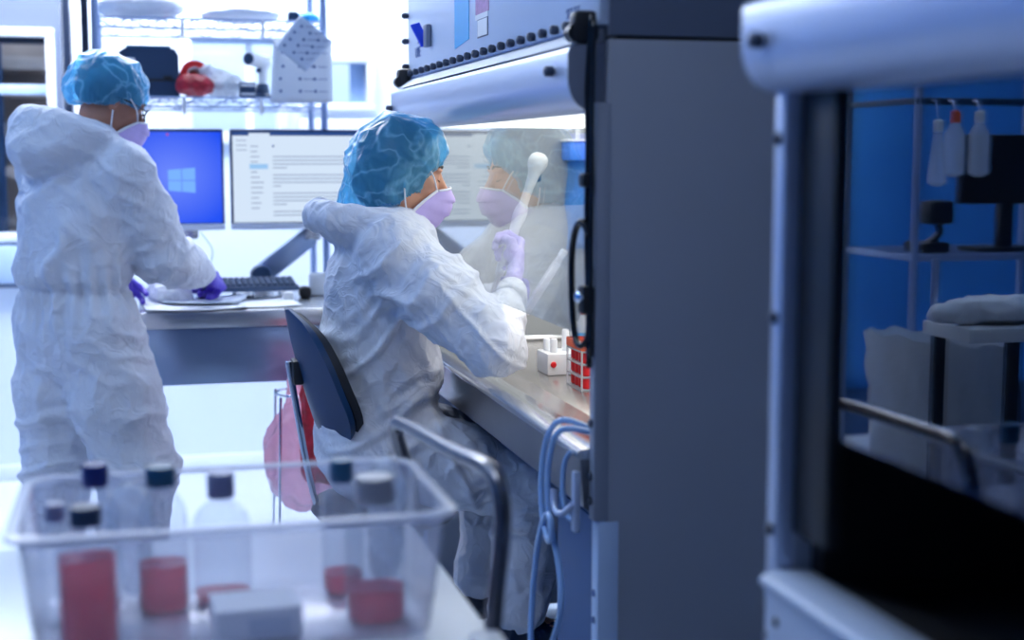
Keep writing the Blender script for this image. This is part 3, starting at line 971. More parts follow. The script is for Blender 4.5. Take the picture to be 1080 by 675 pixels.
# keyboard on a low riser
ks = thing('keyboard_stand', 'small clear riser holding up the dark keyboard', 'stand', (.40, 4.73, DZ))
for x in (.30, .345, .45):
    MB().lathe([(.020, 0), (.020, .006), (.012, .010), (.012, .026), (.016, .0295)], (x, 4.73, DZ), (0, 0, 1), 14).build('foot', 'chrome', ks)
kb = thing('keyboard', 'dark full-size keyboard raised on the desk beside the gloved hand', 'keyboard', (.38, 4.74, DZ + .030))
MB().box((.235, 4.66, DZ + .0305), (.50, 4.82, DZ + .048), .006).build('key_tray', 'key', kb)
for r_ in range(5):
    row = MB()
    for c_ in range(13):
        x, y = .242 + c_ * .0192, 4.668 + r_ * .029
        row.box((x, y, DZ + .048), (x + .0165, y + .024, DZ + .057 + r_ * .0025), .002, seg=1)
    row.build('key_row', 'key', kb)
tag(MB().box((.505, 4.70, DZ), (.545, 4.76, DZ + .038), .012).build('computer_mouse', 'black', base=(.525, 4.73, DZ)), 'small black mouse at the right end of the keyboard', 'mouse')
tag(MB().box((.55, 4.78, DZ), (.625, 4.84, DZ + .075), .01).build('tape_dispenser', 'white_plastic', base=(.58, 4.8, DZ)), 'small white box on the desk right of the black mouse', 'box')
tag(MB().box((.44, 4.60, DZ), (.475, 4.63, DZ + .032), .006).lathe([(.006, 0), (.006, .004)], (.457, 4.60, DZ + .016), (0, -1, 0), 10).build('clip_box', 'white_plastic', base=(.457, 4.61, DZ)), 'tiny white clip box on the front of the desk under the keyboard', 'box')

def sheet_of_paper(name, label, c, w, d, rot, m, curl=.006, group=None, base_z=0.0):
    g = []
    for i in range(9):
        row = []
        for j in range(9):
            u, v = i / 8 - .5, j / 8 - .5
            x, y = u * w, v * d
            ca, sa = math.cos(rot), math.sin(rot)
            row.append((c[0] + x * ca - y * sa, c[1] + x * sa + y * ca, c[2] + .0012 + curl * (u * u * 2 + max(0, v) * abs(u) * 3)))
        g.append(row)
    return tag(MB().sheet(g, .0016).build(name, m, base=c, smooth=179), label, 'paper', group)
sheet_of_paper('paper_sheet', 'white sheet overhanging the front edge of the desk under the gloved hand', (.155, 4.50, DZ + .002), .30, .22, .05, 'paper', .012)
sheet_of_paper('paper_sheet', 'grey-blue printed sheet under the writing hand on the desk', (.20, 4.60, DZ + .012), .24, .21, -.25, 'paper_grey', .010)
sheet_of_paper('paper_sheet', 'white sheet at the back of the desk near the standing person', (.08, 4.74, DZ + .004), .22, .26, .2, 'paper', .02)
sheet_of_paper('paper_sheet', 'white sheet lying below the keyboard at the front of the desk', (.37, 4.56, DZ + .002), .20, .26, .12, 'paper', .008)

# crumpled wipe with a small clip lying on the desk in the crook of the arm
s = SDF((.0, 4.52, DZ - .03), (.20, 4.70, DZ + .12), .005)
s.ell((.07, 4.60, DZ + .035), (.05, .04, .035), k=.02).ell((.12, 4.62, DZ + .03), (.035, .035, .028), k=.02).ell((.045, 4.62, DZ + .05), (.025, .025, .03), k=.02)
tag(soft('crumpled_wipe', s, 'white_bag', None, (.08, 4.6, DZ), 1, lambda V: .008 * noise(V * 55) + .006 * ridge(V * 40)), 'crumpled white wipe on the desk in the crook of the standing person\'s arm', 'wipe')
# hanging cable below the blue monitor
tag(MB().tube([(.20, 5.00, 1.14), (.235, 5.0, 1.09), (.24, 5.0, 1.06), (.225, 5.01, 1.02), (.19, 5.02, 1.0), (.16, 5.03, .96), (.15, 5.03, DZ + .002)], .0022, 6, 6).build('cable', 'frame_blue', base=(.15, 5.03, DZ)), 'thin pale cable hanging below the blue monitor', 'cable')

# ================================================================== WIRE SHELVES
rk = thing('wire_shelf', 'chrome wire shelf unit behind the two monitors', 'shelf', (.26, 5.33, 0))
RX0, RX1, RY0, RY1 = -.128, .648, 5.12, 5.52
for x in (RX0, RX1):
    for y in (RY0, RY1):
        MB().tube([(x, y, 0), (x, y, 2.3)], .0125, 12).build('post', 'wire', rk)
for zt in (1.604, 1.872):
    sh = MB()
    for y in (RY0, RY1):
        for z in (zt - .036, zt - .003):
            sh.tube([(RX0, y, z), (RX1, y, z)], .004, 6)
        n = 14
        pts = [(RX0 + (RX1 - RX0) * k / n, y, zt - .034 if k % 2 else zt - .005) for k in range(n + 1)]
        sh.tube(pts, .003, 5)
    for x in (RX0, RX1):
        for z in (zt - .036, zt - .003): sh.tube([(x, RY0, z), (x, RY1, z)], .004, 6)
    for k in range(1, 26):
        x = RX0 + (RX1 - RX0) * k / 26
        sh.tube([(x, RY0, zt - .003), (x, RY1, zt - .003)], .002, 5)
    sh.build('shelf_tier', 'wire', rk)
    for x in ((.155, .43) if zt > 1.7 else (.155, .42)):
        MB().box((x, RY0 - .008, zt - .062), (x + .012, RY0 - .004, zt - .004), .002).build('shelf_tag', 'label_white', rk)
# dark bracket strip on the left post
MB().box((RX0 - .045, RY0 - .02, 1.60), (RX0 - .022, RY0 + .01, 2.2), .004).build('side_bracket', 'dark_strip', rk)

SZ = 1.605
pr = thing('label_printer', 'dark blue label printer on the wire shelf above the standing head', 'printer', (.045, 5.32, SZ))
b = MB()
b.prism([(-.06, 5.22, SZ), (.15, 5.22, SZ), (.15, 5.22, SZ + .145), (.135, 5.22, SZ + .168), (-.035, 5.22, SZ + .168), (-.06, 5.22, SZ + .15)], (0, 0, 0), (0, .22, 0))
b.build('body', 'navy_plastic', pr, smooth=20)
MB().box((-.03, 5.24, SZ + .166), (.125, 5.42, SZ + .18), .006).build('lid', 'teal_dark', pr)
MB().box((-.045, 5.213, SZ + .055), (.145, 5.222, SZ + .062)).build('paper_slot', 'black', pr, smooth=None)
MB().box((-.045, 5.212, SZ + .10), (.0, 5.2195, SZ + .135), .002).build('label', 'label_white', pr)
MB().box((.095, 5.206, SZ + .062), (.125, 5.222, SZ + .072), .002).build('latch', 'black', pr)

# red tape roll leaning on a crumpled dark-red biohazard bag
rb = SDF((.12, 5.12, SZ - .03), (.30, 5.34, SZ + .14), .005)
rb.ell((.20, 5.20, SZ + .042), (.060, .05, .036), k=.02).ell((.165, 5.21, SZ + .042), (.025, .04, .032), k=.02).ell((.235, 5.19, SZ + .038), (.035, .04, .028), k=.02)
tag(soft('folded_bag', rb, 'red_dark', None, (.2, 5.2, SZ), 1, lambda V: .009 * noise(V * 45)), 'crumpled dark red bag on the wire shelf in front of the red roll', 'bag')
tr = thing('tape_roll', 'bright red roll behind the crumpled dark red bag on the shelf', 'tape', (.205, 5.28, SZ))
MB().lathe([(.028, -.02), (.052, -.02), (.052, .02), (.028, .02), (.028, -.02)], (.205, 5.285, SZ + .078), (.1, -1, .25), 28).build('roll', 'red', tr)
MB().lathe([(.024, -.021), (.028, -.021), (.028, .021), (.024, .021), (.024, -.021)], (.205, 5.285, SZ + .078), (.1, -1, .25), 28).build('core', 'white_plastic', tr)
MB().box((.175, 5.27, SZ), (.235, 5.31, SZ + .03), .008).build('holder', 'red', tr)
s = SDF((.21, 5.14, SZ - .03), (.40, 5.42, SZ + .16), .006)
s.ell((.30, 5.27, SZ + .043), (.065, .08, .034), k=.03).cone((.25, 5.28, SZ + .09), (.33, 5.26, SZ + .04), .028, .03, k=.03)
tag(soft('plastic_bag', s, 'white_bag', None, (.3, 5.27, SZ), 1, lambda V: .010 * ridge(V * 28) + .006 * noise(V * 60)), 'crumpled white plastic bag on the shelf right of the red roll', 'bag')
# barcode scanner standing in its cradle
bs = thing('barcode_scanner', 'white and dark barcode scanner standing on the wire shelf', 'scanner', (.43, 5.22, SZ))
h = SDF((.35, 5.12, SZ - .02), (.50, 5.34, SZ + .20), .004)
h.cone((.395, 5.20, SZ + .135), (.455, 5.24, SZ + .130), .024, .022, k=.01).cone((.448, 5.235, SZ + .12), (.44, 5.225, SZ + .03), .017, .015, k=.02)
soft('body', h, 'white_plastic', bs, None, 2)
MB().lathe([(.019, 0), (.021, .006), (.017, .012), (.012, .014)], (.392, 5.185, SZ + .135), (-.55, -.8, 0), 18).build('scan_window', 'navy_plastic', bs)
MB().box((.418, 5.195, SZ + .088), (.436, 5.215, SZ + .105), .004).build('trigger', 'navy_plastic', bs)
MB().lathe([(.040, 0), (.040, .008), (.026, .016), (.022, .045), (.017, .05)], (.44, 5.225, SZ), (0, 0, 1), 20).build('cradle', 'navy_plastic', bs)
kp = thing('small_box', 'small dark blue box with white labels left of the barcode scanner', 'box', (.38, 5.16, SZ))
MB().box((.355, 5.14, SZ), (.41, 5.18, SZ + .052), .003).build('body', 'navy_plastic', kp)
MB().box((.358, 5.1385, SZ + .036), (.407, 5.1398, SZ + .046)).build('label', 'label_white', kp, smooth=None)
MB().box((.358, 5.1385, SZ + .006), (.407, 5.1398, SZ + .014)).build('label', 'label_white', kp, smooth=None)
# folded packs and the blue scrap on the upper tier
UZ = 1.873
for lab, lo, hi, sd in (('wide flat white pack at the left of the upper wire tier', (-.12, 5.18, UZ), (.16, 5.46, UZ + .085), 1),
                        ('thin white pack at the right of the upper wire tier', (.25, 5.18, UZ), (.50, 5.46, UZ + .04), 2)):
    c = [(a + b_) / 2 for a, b_ in zip(lo, hi)]
    s = SDF((lo[0] - .03, lo[1] - .03, lo[2] - .03), (hi[0] + .03, hi[1] + .03, hi[2] + .04), .008)
    e = [(b_ - a) / 2 for a, b_ in zip(lo, hi)]
    for fx in (-.5, 0, .5):
        s.ell((c[0] + fx * e[0], c[1], c[2] + .012), (e[0] * .62, e[1], e[2]), k=.03)
    tag(soft('white_pack', s, 'white_bag', None, (c[0], c[1], lo[2]), 1, lambda V: .008 * noise(V * 25)), lab, 'pack')
tb = thing('blue_scrap', 'small dark teal folded cloth on top of the upper wire tier', 'cloth', (.58, 5.2, UZ))
MB().box((.53, 5.16, UZ), (.568, 5.2, UZ + .035), .008).build('knot', 'navy_plastic', tb)
MB().lathe([(.0, .036), (.03, .03), (.043, .016), (.045, 0)][::-1], (.60, 5.19, UZ), (0, 0, 1), 18).build('fold', 'teal', tb)

# printed notice sheets taped to the shelf front
def notice(label, pts, seed, cat='paper'):
    """pts: four corners (tl, tr, br, bl) of a paper hanging off the shelf; slightly bowed, with dot marks as ink"""
    tl, tr_, br, bl = [Vector(p) for p in pts]
    g = []
    for i in range(11):
        row = []
        for j in range(11):
            u, v = j / 10, i / 10
            p = (tl * (1 - u) + tr_ * u) * (1 - v) + (bl * (1 - u) + br * u) * v
            p.y -= .018 * math.sin(u * PI) * (.4 + .6 * v)
            row.append(p)
        g.append(row)
    c = (tl + tr_) / 2
    t = MB().sheet(g, .0014).build('notice_sheet', 'paper' if seed else 'paper_grey', base=tuple(c), smooth=179)
    tag(t, label, cat)
    ink = MB(); rg = random.Random(seed)
    for r_ in (2, 4.2, 6.2, 8.2):
        for c_ in (1.7, 4.4, 7.2):
            u, v = (c_ + rg.uniform(-.3, .3)) / 10, r_ / 10
            p = (tl * (1 - u) + tr_ * u) * (1 - v) + (bl * (1 - u) + br * u) * v
            p.y -= .018 * math.sin(u * PI) * (.4 + .6 * v) + .0022
            ink.lathe([(.0055, 0), (.0055, .0006)], p, (0, -1, 0), 10)
            ink.box((p.x + .012, p.y - .0003, p.z - .0015), (p.x + .045, p.y + .0005, p.z + .0005))
    ink.build('printed_marks', 'ink_blue', t, smooth=None)
    return t
notice('long white printed sheet hanging from the wire shelf beside the scanner', [(.47, 5.09, 1.80), (.672, 5.09, 1.80), (.672, 5.085, 1.585), (.455, 5.085, 1.585)], 3)
notice('grey printed sheet hanging tilted from the upper wire tier', [(.562, 5.06, 1.885), (.672, 5.06, 1.795), (.575, 5.055, 1.69), (.468, 5.055, 1.775)], 0)

# ================================================================== RED BAG NEAR THE WALL
bh = thing('waste_bag_stand', 'wire stand holding a pink biohazard bag behind the chair', 'bag stand', (.47, 4.2, 0))
for sx in (-.11, .11):
    for sy in (-.10, .10):
        MB().tube([(.47 + sx, 4.2 + sy, .002), (.47 + sx * .8, 4.2 + sy * .8, .70)], .004, 8).build('leg', 'chrome', bh)
MB().tube([(.47 + .095 * math.cos(a), 4.2 + .09 * math.sin(a), .70) for a in np.linspace(0, 2 * PI, 25)[:-1]], .004, 8, closed=True).build('ring', 'chrome', bh)
s = SDF((.30, 4.02, .2), (.66, 4.38, .78), .008)
s.cone((.455, 4.2, .45), (.475, 4.2, .66), .095, .055, k=.05).ell((.43, 4.2, .53), (.085, .09, .10), k=.05).cone((.475, 4.2, .66), (.49, 4.2, .74), .05, .075, k=.03)
tag(soft('biohazard_bag', s, 'bag_pink', None, (.47, 4.2, .3), 1, lambda V: .016 * ridge(V * [14, 14, 7], 1.5) + .008 * noise(V * 30)), 'translucent pink waste bag hanging in the wire stand behind the chair', 'bag')
s = SDF((.44, 4.0, .36), (.60, 4.2, .86), .006)
s.cone((.49, 4.08, .50), (.475, 4.08, .80), .05, .035, k=.05)
tag(soft('red_bag', s, 'red_dark', None, (.49, 4.08, .4), 1, lambda V: .012 * ridge(V * [22, 22, 9], 1.5) + .006 * noise(V * 40)), 'dark red plastic bag bunched between the chair post and backrest', 'bag')

# ================================================================== CHAIR
CY = 3.50
ch = thing('lab_chair', 'dark blue lab chair with curved backrest under the seated person', 'chair', (.50, CY, 0))
g = []
for i in range(17):
    v = i / 16
    zc = .69 + .335 * v
    xc = float(np.interp(v, [0, .15, .45, .75, 1], [.430, .405, .376, .352, .336]))
    hw = .225 * math.sqrt(max(0.02, 1 - abs(2 * v - 1) ** 3.2))
    row = []
    for j in range(17):
        u = j / 8 - 1
        row.append((xc + .010 + .080 * u * u * (1 - .55 * v) * (hw / .225), CY + u * hw, zc))
    g.append(row)
br_ = MB().sheet(g, .016).build('backrest', 'chair_shell', ch, smooth=60)
g2 = [[(p[0] + .016 + .004, p[1] * .93 + CY * .07, .858 + (p[2] - .858) * .93) for p in row] for row in g]
MB().sheet(g2, .022).build('back_pad', 'chair_pad', br_, smooth=60)
MB().box((.352, CY - .035, .84), (.379, CY + .035, .90), .006).build('bracket', 'black', ch)
MB().tube([(.346, CY, .895), (.350, CY, .86), (.400, CY, .56), (.44, CY, .505), (.50, CY, .50)], .0085, 10, 4).build('back_post', 'handle_metal', ch)
MB().lathe([(.0, -.004), (.12, 0), (.170, .01), (.190, .035), (.180, .06), (.12, .068), (.0, .064)], (.585, CY, .478), (0, 0, 1), 36).build('seat', 'chair_pad', ch)
MB().lathe([(.028, .10), (.028, .30), (.017, .30), (.017, .478)], (.52, CY, 0), (0, 0, 1), 20).build('gas_column', 'black_gloss', ch)
MB().tube([(.52 + .22 * math.cos(a), CY + .22 * math.sin(a), .24) for a in np.linspace(0, 2 * PI, 37)[:-1]], .010, 8, closed=True).build('foot_ring', 'handle_metal', ch)
for k in range(5):
    a = 2 * PI * k / 5 + .3
    d = Vector((math.cos(a), math.sin(a), 0)); c = Vector((.52, CY, 0))
    l = MB().tube([c + d * .02 + Vector((0, 0, .115)), c + d * .15 + Vector((0, 0, .095)), c + d * .29 + Vector((0, 0, .07))], [.024, .02, .015], 10).build('base_leg', 'black_gloss', ch)
    MB().lathe([(.026, -.012), (.030, -.006), (.030, .006), (.026, .012)], c + d * .295 + Vector((0, 0, .0305)), Vector((-d.y, d.x, 0)), 16).build('caster', 'black', l)
for k in range(3):
    a = 2 * PI * k / 3
    MB().tube([(.52, CY, .24), (.52 + .22 * math.cos(a), CY + .22 * math.sin(a), .24)], .006, 8).build('ring_spoke', 'handle_metal', ch)
# ================================================================== THINGS IN AND ON THE LIT CABINET
WZ = .8522
# red-capped tube rack, near end
tk = thing('tube_rack', 'stack of racks full of red-capped tubes at the right of the work surface', 'rack', (1.03, 3.19, WZ))
fr = MB()
for z in (0, .030, .060, .090, .112):
    fr.box((.985, 3.13, WZ + z), (1.085, 3.25, WZ + z + .004), .001)
for x in (.985, 1.081):
    for y in (3.13, 3.246): fr.box((x, y, WZ), (x + .004, y + .004, WZ + .114))
fr.build('frame', 'vial_clear', tk)
for z in (.004, .034, .064):
    for ix in range(3):
        for iy in range(4):
            v = MB().lathe([(.008, 0), (.0105, .003), (.0105, .0225), (.008, .026)], (1.003 + ix * .032, 3.145 + iy * .030, WZ + z), (0, 0, 1), 10)
            v.build('tube_cap', 'red', tk)
MB().box((.984, 3.129, WZ + .0945), (1.086, 3.251, WZ + .116), .003).build('lid', 'orange', tk)
# white rack with small vials
wr = thing('vial_rack', 'white plastic rack with small white vials beside the red tubes', 'rack', (1.03, 3.43, WZ))
b = MB().box((.975, 3.38, WZ), (1.085, 3.48, WZ + .055), .004)
b.build('block', 'white_plastic', wr)
for x, y, h in ((1.00, 3.41, .03), (1.062, 3.40, .062), (1.04, 3.44, .05), (1.065, 3.45, .07), (.995, 3.455, .025)):
    MB().lathe([(.0095, 0), (.0095, h), (.007, h + .004)], (x, y, WZ + .0555), (0, 0, 1), 12).build('vial', 'white_plastic', wr)
MB().lathe([(.007, 0), (.008, .003), (.005, .006)], (.99, 3.3795, WZ + .028), (0, -1, 0), 10).build('red_plug', 'red', wr)
tag(MB().lathe([(.012, 0), (.014, .02), (.012, .035), (.006, .04)], (1.10, 3.52, WZ), (0, 0, 1), 14).lathe([(.010, 0), (.011, .012), (.006, .018)], (1.10, 3.52, WZ + .038), (0, 0, 1), 12).build('dark_vial', 'navy_plastic', base=(1.1, 3.52, WZ)), 'small dark vial behind the white vial rack', 'vial')
# dropper bottle behind the tube rack: blue body, white shoulder, orange cap
db = thing('dropper_bottle', 'small bottle with orange cap and blue label behind the red tubes', 'bottle', (1.07, 3.36, WZ))
MB().lathe([(.020, 0), (.022, .004), (.022, .105), (.02, .11)], (1.065, 3.36, WZ), (0, 0, 1), 18).build('body', 'teal', db)
MB().lathe([(.020, .11), (.019, .13), (.012, .148), (.010, .155)], (1.065, 3.36, WZ), (0, 0, 1), 18).build('shoulder', 'white_plastic', db)
MB().lathe([(.011, .155), (.012, .157), (.010, .195), (.006, .198)], (1.065, 3.36, WZ), (0, 0, 1), 16).build('cap', 'orange', db)
# blue tray box and sheet on the far inner wall
bb = thing('blue_tray', 'blue tray with white top hung inside the cabinet at far right', 'tray', (1.27, 4.03, 1.37))
MB().box((1.215, 3.985, 1.385), (1.33, 4.072, 1.44), .006).build('tray', 'tray_blue', bb)
MB().box((1.21, 3.98, 1.44), (1.335, 4.072, 1.447), .002).build('rim', 'white_plastic', bb)
for x in (1.235, 1.275):
    MB().box((x, 3.984, 1.447), (x + .012, 3.996, 1.475), .002).build('peg', 'white_plastic', bb)
tag(MB().sheet([[(1.228 + .11 * i / 8 + .004 * math.sin(j * 1.3), 4.052 + .01 * math.sin(i * 1.1 + j * .5), 1.383 - .26 * j / 8) for j in range(9)] for i in range(9)], .002).build('blue_sheet', 'blue_sheet', base=(1.28, 4.05, 1.38), smooth=179), 'translucent blue plastic sheet hanging below the blue tray', 'sheet')

# black cables down the near corner of the lit cabinet
def cable(label, pts, r, m='black_gloss', name='cable'):
    return tag(MB().tube(pts, r, 10, 8).build(name, m, base=pts[-1], smooth=179), label, 'cable')
cable('black hose looping beside the corner post in front of the glass', [(.752, 2.345, 1.262), (.742, 2.360, 1.285), (.738, 2.385, 1.268), (.737, 2.402, 1.22), (.737, 2.398, 1.14), (.738, 2.385, 1.085), (.742, 2.365, 1.068), (.752, 2.352, 1.085), (.753, 2.350, 1.14)], .0062)
cable('straight black cable running down the corner post', [(.756, 2.352, 1.64), (.752, 2.362, 1.52), (.753, 2.360, 1.40), (.752, 2.362, 1.28), (.754, 2.358, 1.15), (.755, 2.355, 1.03)], .0055)
cable('second black cable clipped along the corner post', [(.757, 2.3435, 1.63), (.755, 2.344, 1.5), (.755, 2.345, 1.35), (.754, 2.344, 1.2), (.755, 2.345, 1.05)], .0040)
cl = thing('cable_clip', 'black clip with metal screw holding the cables on the corner post', 'clip', (.75, 2.35, 1.15))
MB().box((.738, 2.342, 1.125), (.761, 2.372, 1.175), .005).build('body', 'black', cl)
MB().lathe([(.006, 0), (.010, .002), (.010, .006), (.006, .009)], (.738, 2.353, 1.155), (-1, -.4, 0), 12).build('screw', 'chrome', cl)
cl2 = tag(MB().box((.738, 2.345, 1.345), (.761, 2.374, 1.37), .006).build('cable_clip', 'black', base=(.75, 2.35, 1.35)), 'small black band around the cables high on the corner post', 'clip')

# pale blue vacuum tubing looped over the apron, with its hook plate
hk = thing('tubing_hook', 'pale steel hook plate at the lower corner of the lit cabinet', 'hook', (.73, 2.36, .8))
MB().box((.728, 2.352, .735), (.741, 2.372, .845), .004).build('plate', 'hood_steel', hk)
MB().tube([(.728, 2.36, .785), (.712, 2.368, .768), (.705, 2.385, .768), (.705, 2.40, .785), (.706, 2.405, .805)], .006, 10, 6).build('hook', 'hood_steel', hk)
T = lambda *p: [at(*q) for q in p]
def at(px, py, X=None, Y=None, Z=None):
    d = cam.matrix_basis.to_3x3() @ Vector(((px - 540) / 1500, (337.5 - py) / 1500, -1))
    c = Vector((0, 0, 1.4))
    t = X / d.x if X is not None else (Y / d.y if Y is not None else (Z - 1.4) / d.z)
    return c + d * t
tub1 = [(.79, 2.40, .905), (.735, 2.425, .925), (.716, 2.455, .905), (.710, 2.482, .86), (.706, 2.487, .79), (.705, 2.47, .735), (.703, 2.43, .705), (.702, 2.405, .715), (.702, 2.41, .745), (.702, 2.435, .75), (.700, 2.465, .72), (.698, 2.49, .66), (.695, 2.505, .58), (.69, 2.50, .50), (.685, 2.48, .42), (.68, 2.46, .35)]
tub2 = [(.79, 2.38, .902), (.735, 2.395, .915), (.716, 2.42, .90), (.709, 2.442, .855), (.706, 2.445, .79), (.708, 2.43, .73), (.712, 2.40, .68), (.712, 2.375, .63), (.708, 2.37, .58), (.700, 2.395, .52), (.69, 2.44, .46), (.68, 2.49, .40), (.675, 2.53, .36), (.66, 2.56, .33)]
cable('pale blue tube looping highest over the arm rest', tub1, .0058, 'tube_blue', 'vacuum_tube')
cable('pale blue tube hanging nearer the corner post', tub2, .0058, 'tube_blue', 'vacuum_tube')
cable('short pale blue tube drooping behind the hook plate', [(.736, 2.395, .875), (.728, 2.41, .85), (.726, 2.415, .80), (.728, 2.40, .76), (.734, 2.382, .75)], .005, 'tube_blue', 'vacuum_tube')
fl = thing('waste_flask', 'white-capped flask on the floor where the pale tubes end', 'flask', (.655, 2.58, 0))
MB().lathe([(.075, 0), (.08, .01), (.08, .19), (.05, .25), (.022, .275), (.022, .30)], (.655, 2.58, 0), (0, 0, 1), 28).build('body', 'bottle_clear', fl)
MB().lathe([(.026, .30), (.026, .335), (.02, .34)], (.655, 2.58, 0), (0, 0, 1), 20).build('cap', 'white_plastic', fl)

# ================================================================== CART, TUB AND BOTTLES
CZ = .785
ct = thing('lab_cart', 'pale-topped lab cart with tubular push handle in the foreground', 'cart', (.0, 1.95, 0))
MB().box((-.60, 1.58, CZ - .03), (.43, 2.31, CZ), .010).build('top_tray', 'cart_top', ct)
MB().box((-.58, 1.60, .28), (.40, 2.29, .30), .006).build('lower_shelf', 'cart_dark', ct)
for x in (-.56, .40):
    for y in (1.62, 2.27):
        l = MB().tube([(x, y, .09), (x, y, CZ - .03)], .015, 12).build('leg', 'cart_dark', ct)
        MB().lathe([(.040, -.014), (.045, -.008), (.045, .008), (.040, .014)], (x, y, .0455), (1, 0, 0), 20).build('caster', 'black', l)
hp = [(.436, 2.295, CZ - .02), (.425, 2.298, .86), (.405, 2.296, .93), (.398, 2.272, .962), (.405, 2.20, .970), (.425, 1.95, .980), (.440, 1.825, .985), (.446, 1.785, .975), (.447, 1.762, .945), (.445, 1.755, .90), (.438, 1.755, .84), (.432, 1.755, CZ - .02)]
MB().tube(hp, .0115, 14, 8).build('push_handle', 'handle_tube', ct, smooth=179)

def rrect(x0, x1, y0, y1, r, z, n=5):
    out = []
    for cx_, cy_, a0 in ((x1 - r, y1 - r, 0), (x0 + r, y1 - r, PI / 2), (x0 + r, y0 + r, PI), (x1 - r, y0 + r, 1.5 * PI)):
        for k in range(n + 1):
            a = a0 + PI / 2 * k / n
            out.append((cx_ + r * math.cos(a), cy_ + r * math.sin(a), z))
    return out
TX0, TX1, TY0, TY1, TZ = -.158, .372, 1.705, 2.045, .955
tub = thing('plastic_tub', 'clear plastic tub full of bottles on the foreground cart', 'tub', (.1, 1.87, CZ))
rings = []
for z, ins in ((CZ + .001, .030), (CZ + .006, .022), (CZ + .05, .016), (TZ, .004)):
    rings.append(rrect(TX0 + ins, TX1 - ins, TY0 + ins, TY1 - ins, .04, z))
for z, ins in ((TZ, .0065), (CZ + .05, .0185), (CZ + .009, .0245), (CZ + .004, .033)):
    rings.append(rrect(TX0 + ins, TX1 - ins, TY0 + ins, TY1 - ins, .038, z))
MB().loft(rings).build('body', 'tub_plastic', tub, smooth=50)
rr = [rrect(TX0 + i, TX1 - i, TY0 + i, TY1 - i, .045, z) for i, z in ((.0065, TZ - .003), (.006, TZ + .0015), (-.002, TZ + .002), (-.009, TZ), (-.010, TZ - .007), (-.0085, TZ - .007), (-.0075, TZ - .003), (.0065, TZ - .003))]
MB().loft(rr, caps=False).build('rim', 'tub_rim', tub, smooth=60)

BZ = CZ + .0045
def bottle(label, x, y, w, d, hb, hs, rc, hc, cap_m, liq=0, rot=0, group=None, capoff=0, name='media_bottle', tilt=None):
    """square-shouldered culture bottle: body with wall, shoulder, neck, ribbed cap, optional red medium"""
    t = thing(name, label, 'bottle', (x, y, BZ), group)
    def ring(s, z, rn=.35):
        pts = rrect(-w / 2 * s, w / 2 * s, -d / 2 * s, d / 2 * s, min(w, d) * s * rn, 0, 4)
        ca, sa = math.cos(rot), math.sin(rot)
        return [(x + p[0] * ca - p[1] * sa, y + p[0] * sa + p[1] * ca, BZ + z) for p in pts]
    def circ(r, z):
        ref = ring(.5, 0)
        out = []
        for p in ref:
            v = Vector((p[0] - x, p[1] - y, 0)).normalized() * r
            out.append((x + v.x, y + v.y, BZ + z))
        return out
    rings = [ring(.90, .0), ring(1, .006), ring(1, hb), ring(.92, hb + hs * .35), ring(.62, hb + hs * .8, .45), circ(rc * .82, hb + hs), circ(rc * .82, hb + hs + hc * .5)]
    MB().loft(rings).build('body', 'bottle_clear', t, smooth=50)
    z0 = BZ + hb + hs + .004
    cp = []
    n = 36
    for r_, z in ((rc * .96, 0), (rc, .002), (rc, hc - .003), (rc * .93, hc)):
        cp.append([(x + (r_ * (1 + (.03 if k % 2 else 0))) * math.cos(2 * PI * k / n), y + (r_ * (1 + (.03 if k % 2 else 0))) * math.sin(2 * PI * k / n), z0 + z) for k in range(n)])
    MB().loft(cp).build('cap', cap_m, t, smooth=30)
    if liq:
        MB().loft([ring(.84, .004), ring(.93, .008), ring(.93, liq)]).build('medium', 'red_liquid', t, smooth=50)
    return t
bottle('near left bottle full of red medium with dark navy cap in the tub', -.075, 1.785, .072, .062, .125, .03, .019, .024, 'navy_plastic', .120, .12)
bottle('bottle with bright navy cap behind the red bottle in the tub', -.068, 1.955, .060, .054, .13, .035, .017, .030, 'cap_navy', 0, -.1)
bottle('bottle with teal cap and a little red medium in the tub', .017, 1.925, .066, .058, .13, .038, .0195, .026, 'cap_teal', .066, .05)
bottle('clear bottle with mauve cap and empty body in the tub', .097, 1.955, .078, .060, .105, .035, .018, .034, 'cap_mauve', .012, .0)
bottle('grey bottle with wide screw cap and red band at the right of the tub', .288, 1.815, .078, .066, .125, .030, .026, .034, 'cap_grey_screw', .045, -.12)
bottle('small clear flask with violet cap at the left end of the tub', -.118, 1.90, .045, .052, .10, .035, .0125, .022, 'cap_mauve', 0, .3)
# small bottle behind the grey one: teal cap peeking left of its screw cap
bottle('bottle with dark teal cap tucked behind the grey bottle in the tub', .262, 1.945, .055, .055, .125, .03, .016, .030, 'cap_teal', .03, .1)
bx = thing('carton', 'flat white carton lying in the middle of the tub', 'box', (.14, 1.81, BZ))
MB().box((.075, 1.765, BZ), (.185, 1.85, BZ + .042), .003, rot=Euler((0, 0, .05)).to_matrix()).build('body', 'paper', bx)
MB().box((.118, 1.764, BZ + .006), (.172, 1.7655, BZ + .03)).build('label', 'paper_grey', bx, smooth=None)
tp = SDF((-.10, 1.92, BZ - .02), (.07, 2.06, BZ + .20), .005)
tp.ell((-.02, 1.99, BZ + .06), (.022, .020, .058), k=.02).ell((-.025, 1.99, BZ + .12), (.030, .022, .04), k=.03)
tag(soft('plastic_pouch', tp, 'bag_clear', None, (-.02, 1.99, BZ), 1, lambda V: .005 * ridge(V * 35) + .005 * noise(V * 60)), 'crumpled clear pouch at the back of the tub between the navy and teal capped bottles', 'pouch')
tp = SDF((.32 - .03, 1.88, BZ - .02), (.42, 2.06, BZ + .22), .005)
tp.ell((.325, 1.955, BZ + .08), (.022, .035, .08), k=.02).ell((.325, 1.95, BZ + .15), (.02, .03, .035), k=.03)
